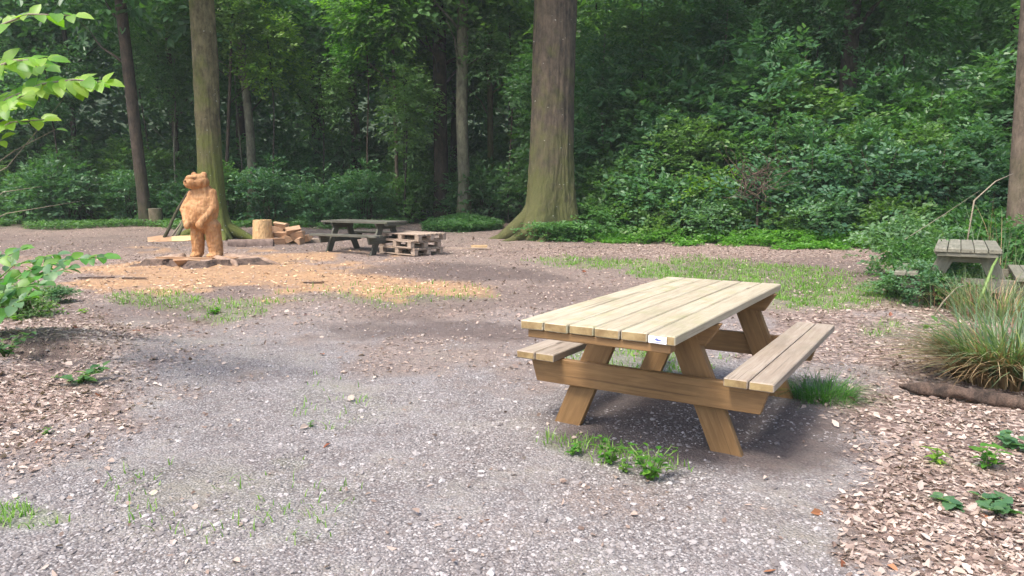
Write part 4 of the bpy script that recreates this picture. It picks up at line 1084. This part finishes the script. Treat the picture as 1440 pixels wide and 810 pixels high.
for i, (px, py, lb) in enumerate([(1308, 425, 'grey-green bushy plant in front of the left bench of the overgrown table'), (1292, 395, 'tall grey-green bush left of the overgrown table'), (1375, 428, 'leafy plant in front of the overgrown table'), (1425, 395, 'green bush at the foot of the right-edge trunk'), (12, 446, 'low green plant under the broad-leaved shrub at the left edge'), (72, 428, 'low pale plant right under the broad-leaved shrub'), (1340, 408, 'leafy plant against the near end of the overgrown table'), (1262, 418, 'flat pale plant left of the overgrown table'), (1316, 432, 'pale plant hiding the near left leg of the overgrown table'), (1298, 412, 'tall plant covering the left bench of the overgrown table'), (1352, 432, 'leafy plant in the middle under the overgrown table end')]):
    p = on(px, py)
    shrub(['low_b', 'low_b', 'low_a', 'low_a', 'low_a', 'low_b', 'low_a', 'low_b', 'low_b', 'low_a', 'low_a'][i], p.x, p.y+(.1 if i != 1 else .5), [.46, .68, .40, .75, .34, .26, .36, .34, .36, .44, .32][i], [1, 1.2, 1, 1.1, 1, .8, 1.3, .6, 1.1, 1.4, 1.1][i], lb, 'plants round the overgrown table' if px > 500 else 'low plants under the left shrub', 'bushy_plant')
for (pts, r, lb) in (([(1283, 330), (1330, 300), (1378, 268)], .005, 'long bare twig slanting up in front of the hedge by the overgrown table'), ([(1370, 282), (1400, 255), (1425, 244)], .010, 'pale arching stalk left of the right-edge trunk'), ([(1385, 405), (1396, 375), (1409, 352)], .018, 'pale green stalk slanting across the overgrown table'), ([(1326, 425), (1345, 405), (1366, 398)], .009, 'thin pale stalk in front of the overgrown table')):
    d = 10.0 if pts[0][1] < 340 else 7.6; P_ = [at(a, b, d+.2*i) for i, (a, b) in enumerate(pts)]; g0 = P_[0]+(P_[0]-P_[1])*1.1 if pts[0][0] == 1283 else Vector((P_[0].x-.1, P_[0].y, tz(P_[0].x, P_[0].y)))
    stick('stalk', lb, [g0]+P_, [r*1.1, r, r*.8, r*.4], 'twig' if r < .013 else 'greenstem', 'stalk')
# brown dead twigs in the hedge
p = at(1068, 240, 18.2)
dt = empty('dead_bush', 'bare brown dead twigs caught in the hedge above the picnic table', 'bush', (p.x, p.y, tz(p.x, p.y)))
ch = []
for i in range(70):
    a = Vector((random.uniform(-.4, .4), random.uniform(.0, .5), random.uniform(1.0, 1.8))); e = a+Vector((random.uniform(-.8, .8), random.uniform(-.6, .3), random.uniform(-.5, .9)))
    ch.append((wander(a, e, 5, .10), [.014, .012, .010, .008, .006, .003]))
ch.append((wander(Vector((0, .2, -.05)), Vector((.1, .3, 1.4)), 5, .03), [.04, .038, .035, .03, .025, .02]))
link('twigs', tube_mesh('twigs', ch, 4), M['logbark'], dt)

# ------------------------------------------------------------------ ground stuff
def scatter(n, y0, y1, xw=.78, power=.0):
    """ground points ahead of the camera, denser near it"""
    y = np.exp(rng.uniform(np.log(y0), np.log(y1), n)); x = rng.uniform(-xw, xw, n)*y
    return x, y
# stones
x, y = scatter(110000, 1.9, 15); sa, li, g, dk, gv = zones(x, y)
cl = fbm(x*2.5, y*2.5, 91); keep = rng.random(len(x)) < (gv*.75+.25)*(1-li*.85)*(1-sa)*sm(.25, .6, cl)*(1-.45*dk)
x, y = x[keep][:60000], y[keep][:60000]; n = len(x)
base = np.array([[1, 0, 0], [-1, 0, 0], [0, 1, 0], [0, -1, 0], [0, 0, 1], [.6, .6, .55], [-.6, .6, .5], [.6, -.6, .5], [-.6, -.6, .55]], float)
fc = np.array([[0, 2, 5], [2, 1, 6], [1, 3, 8], [3, 0, 7], [4, 5, 6], [4, 6, 8], [4, 8, 7], [4, 7, 5], [0, 5, 7], [2, 6, 5], [1, 8, 6], [3, 7, 8]])
sz = rng.uniform(.0030, .0072, n)*(1+rng.random(n)**10*1.9); an = rng.uniform(0, 6.28, n)
sc = np.stack([sz*rng.uniform(.8, 1.5, n), sz, sz*rng.uniform(.45, .9, n)], 1)
V = base[None]*sc[:, None]*rng.uniform(.8, 1.2, (n, 9, 1)); ca, sa_ = np.cos(an)[:, None], np.sin(an)[:, None]
V = np.stack([V[..., 0]*ca-V[..., 1]*sa_+x[:, None], V[..., 0]*sa_+V[..., 1]*ca+y[:, None], V[..., 2]+(terrain(x, y)+(fbm(x*9, y*9, 71, 3)-.5)*.012)[:, None]], -1).reshape(-1, 3)
f = (np.arange(n)[:, None, None]*9+fc[None]).reshape(-1, 3)
o = link('gravel', mesh_np('gravel', V, f, False, {'rnd': ('FACE', np.repeat(rng.random(n)**1.7, 12))}), M['stone'])
tag(o, 'loose grey gravel stones scattered over the clearing', 'gravel', kind='stuff')
# dead leaves
def litter(n, y0, y1, thr, size, mat, name, label):
    x, y = scatter(n, y0, y1, .82); sa, li, g, dk, gv = zones(x, y)
    keep = rng.random(n) < thr(li, gv, dk, sa); x, y = x[keep], y[keep]; m = len(x)
    P = np.stack([x, y, terrain(x, y)+(fbm(x*9, y*9, 71, 3)-.5)*.012+.005+rng.random(m)*.010], 1)
    nr = unit(np.stack([rng.normal(0, .42, m), rng.normal(0, .42, m), np.ones(m)], 1)); ax = unit(rng.normal(0, 1, (m, 3))*[1, 1, .15])
    v, f, r = leaves_mesh(P, nr, ax, rng.uniform(*size, m)*(1+rng.random(m)**7*.8)*(1+.035*y), rng.uniform(.28, .85, m), rng.uniform(-.6, .9, m), rng.uniform(-.35, .35, m))
    o = link(name, mesh_np(name, v, f, False, {'rnd': ('FACE', r)}), M[mat]); tag(o, label, 'leaf litter', kind='stuff')
litter(200000, 2.2, 20, lambda li, gv, dk, sa: np.clip(li-.35*dk, 0, 1)*.52+.004+.05*(1-gv)*(1-sa), (.012, .034), 'deadleaf', 'leaf_litter', 'pale brown dead leaves carpeting the edges of the clearing')
litter(42000, 8.0, 27, lambda li, gv, dk, sa: (.30+.2*li)*(1-sa)*(1-.6*dk), (.012, .030), 'deadleaf', 'path_debris', 'small pale leaf and bark flakes strewn over the far dirt')
litter(220, 2.2, 14, lambda li, gv, dk, sa: .05*(1-sa)+li*.3, (.035, .065), 'redleaf', 'rusty_leaves', 'scattered rust-coloured fallen leaves')
# chips on the sawdust
x, y = scatter(16000, 8.5, 17, .6); z_ = zones(x, y); keep = rng.random(len(x)) < z_[0]*.5; x, y = x[keep], y[keep]; m = len(x)
P = np.stack([x, y, terrain(x, y)+.008+rng.random(m)*.012], 1)
v, f, r = leaves_mesh(P, unit(np.stack([rng.normal(0, .4, m), rng.normal(0, .4, m), np.ones(m)], 1)), unit(rng.normal(0, 1, (m, 3))*[1, 1, .1]), rng.uniform(.02, .07, m), .45, 0, 0)
o = link('wood_chips', mesh_np('wood_chips', v, f, False, {'rnd': ('FACE', r)}), M['chip']); tag(o, 'pale wood chips scattered over the sawdust round the statue', 'wood chips', kind='stuff')
# grass patches
x, y = scatter(330000, 2.3, 19, .80); sa, li, g, dk, gv = zones(x, y)
tuf = fbm(x*6, y*6, 61, 3); keep = rng.random(len(x)) < (g**1.2)*sm(.34, .56, tuf)*(.6+.6*(x > 1)); x, y = x[keep], y[keep]; m = len(x)
P = np.stack([x, y, terrain(x, y)-.004], 1)
V, f, r = blades(P, rng.uniform(.02, .065, m)*(1+.05*y), rng.uniform(.003, .006, m)*(1+y*.14), rng.uniform(.2, 1.0, m), .6, 2)
o = link('grass', mesh_np('grass', V, f, False, {'rnd': ('FACE', r)}), M['grass']); tag(o, 'short thin grass growing in patches on the clearing', 'grass', kind='stuff')
# low ground cover along the foot of the hedge
def cover(n, fn, hmax, size, mat, name, label):
    P, w_ = fn(n); m = len(P); z = rng.random(m)**.7*hmax*w_
    P = np.stack([P[:, 0], P[:, 1], terrain(P[:, 0], P[:, 1])+z], 1)
    c_, nn, A_, Z, R = sprays(P, unit(np.stack([rng.normal(0, 1, m), rng.normal(0, 1, m)-.5, np.full(m, .3)], 1)), 6, size, size*2.4, .9)
    v, f, r = leaves_mesh(c_, nn, A_, Z, .6, rnd=R)
    o = link(name, mesh_np(name, v, f, False, {'rnd': ('FACE', r)}), M[mat]); tag(o, label, 'ground cover', kind='stuff')
def strip(n):
    t = rng.random(n); b = rng.uniform(-1.0, 1.6, n); x = 2.3+8.4*t+b*.42; y = 19.8-4.6*t+b*.9+.35*np.sin(t*23)
    k = fbm(x*1.4, y*1.4, 44) > .36+.16*(b < -.4); return np.stack([x, y], 1)[k], sm(-1.1, .6, b)[k]*.8+.2
cover(7000, strip, .38, .075, 'leaf_cover', 'ground_cover', 'bright green low plants in a strip along the foot of the right-hand hedge')
def patch2(n):
    a = rng.uniform(0, 2*pi, n); q = np.sqrt(rng.random(n)); x = -1.7+1.35*q*np.cos(a); y = 25.6+2.4*q*np.sin(a)
    return np.stack([x, y], 1), 1-.5*q
cover(3200, patch2, .55, .085, 'leaf_mid', 'nettle_patch', 'patch of low green nettles left of the big beech roots')
def patch3(n):
    x = rng.uniform(-24, -4, n); y = 26.3+rng.uniform(-.7, 2, n)+1.0*np.sin(x*1.3); k = fbm(x, y, 12) > .42; return np.stack([x, y], 1)[k], np.ones(k.sum())*.8
cover(6500, patch3, .30, .08, 'leaf_mid', 'undergrowth', 'low dim green undergrowth along the forest edge on the left')
def patch4(n):
    x = rng.normal(1.35, .45, n); y = 19.6+rng.normal(0, .25, n); return np.stack([x, y], 1), np.ones(n)
cover(500, patch4, .5, .09, 'leaf_mid', 'root_ivy', 'leafy ivy and nettles growing over the roots of the big beech')

# ------------------------------------------------------------------ haze volume added to lift the shadows in the wood
bm = bmesh.new(); bmesh.ops.create_cube(bm, size=1)
hz = link('haze', mesh_bm('haze', bm)); hz.location = (0, 10, 15); hz.scale = (250, 270, 34)
hm = bpy.data.materials.new('shadow_lift_haze'); hm.use_nodes = True; hn = hm.node_tree; hn.nodes.remove(hn.nodes['Principled BSDF'])
pv = hn.nodes.new('ShaderNodeVolumePrincipled'); pv.inputs['Color'].default_value = (.85, .95, .95, 1); pv.inputs['Density'].default_value = .0008
hn.links.new(pv.outputs[0], hn.nodes['Material Output'].inputs['Volume']); hz.data.materials.append(hm); tag(hz, 'thin pale haze added to lighten the shade under the trees', 'haze', kind='stuff')
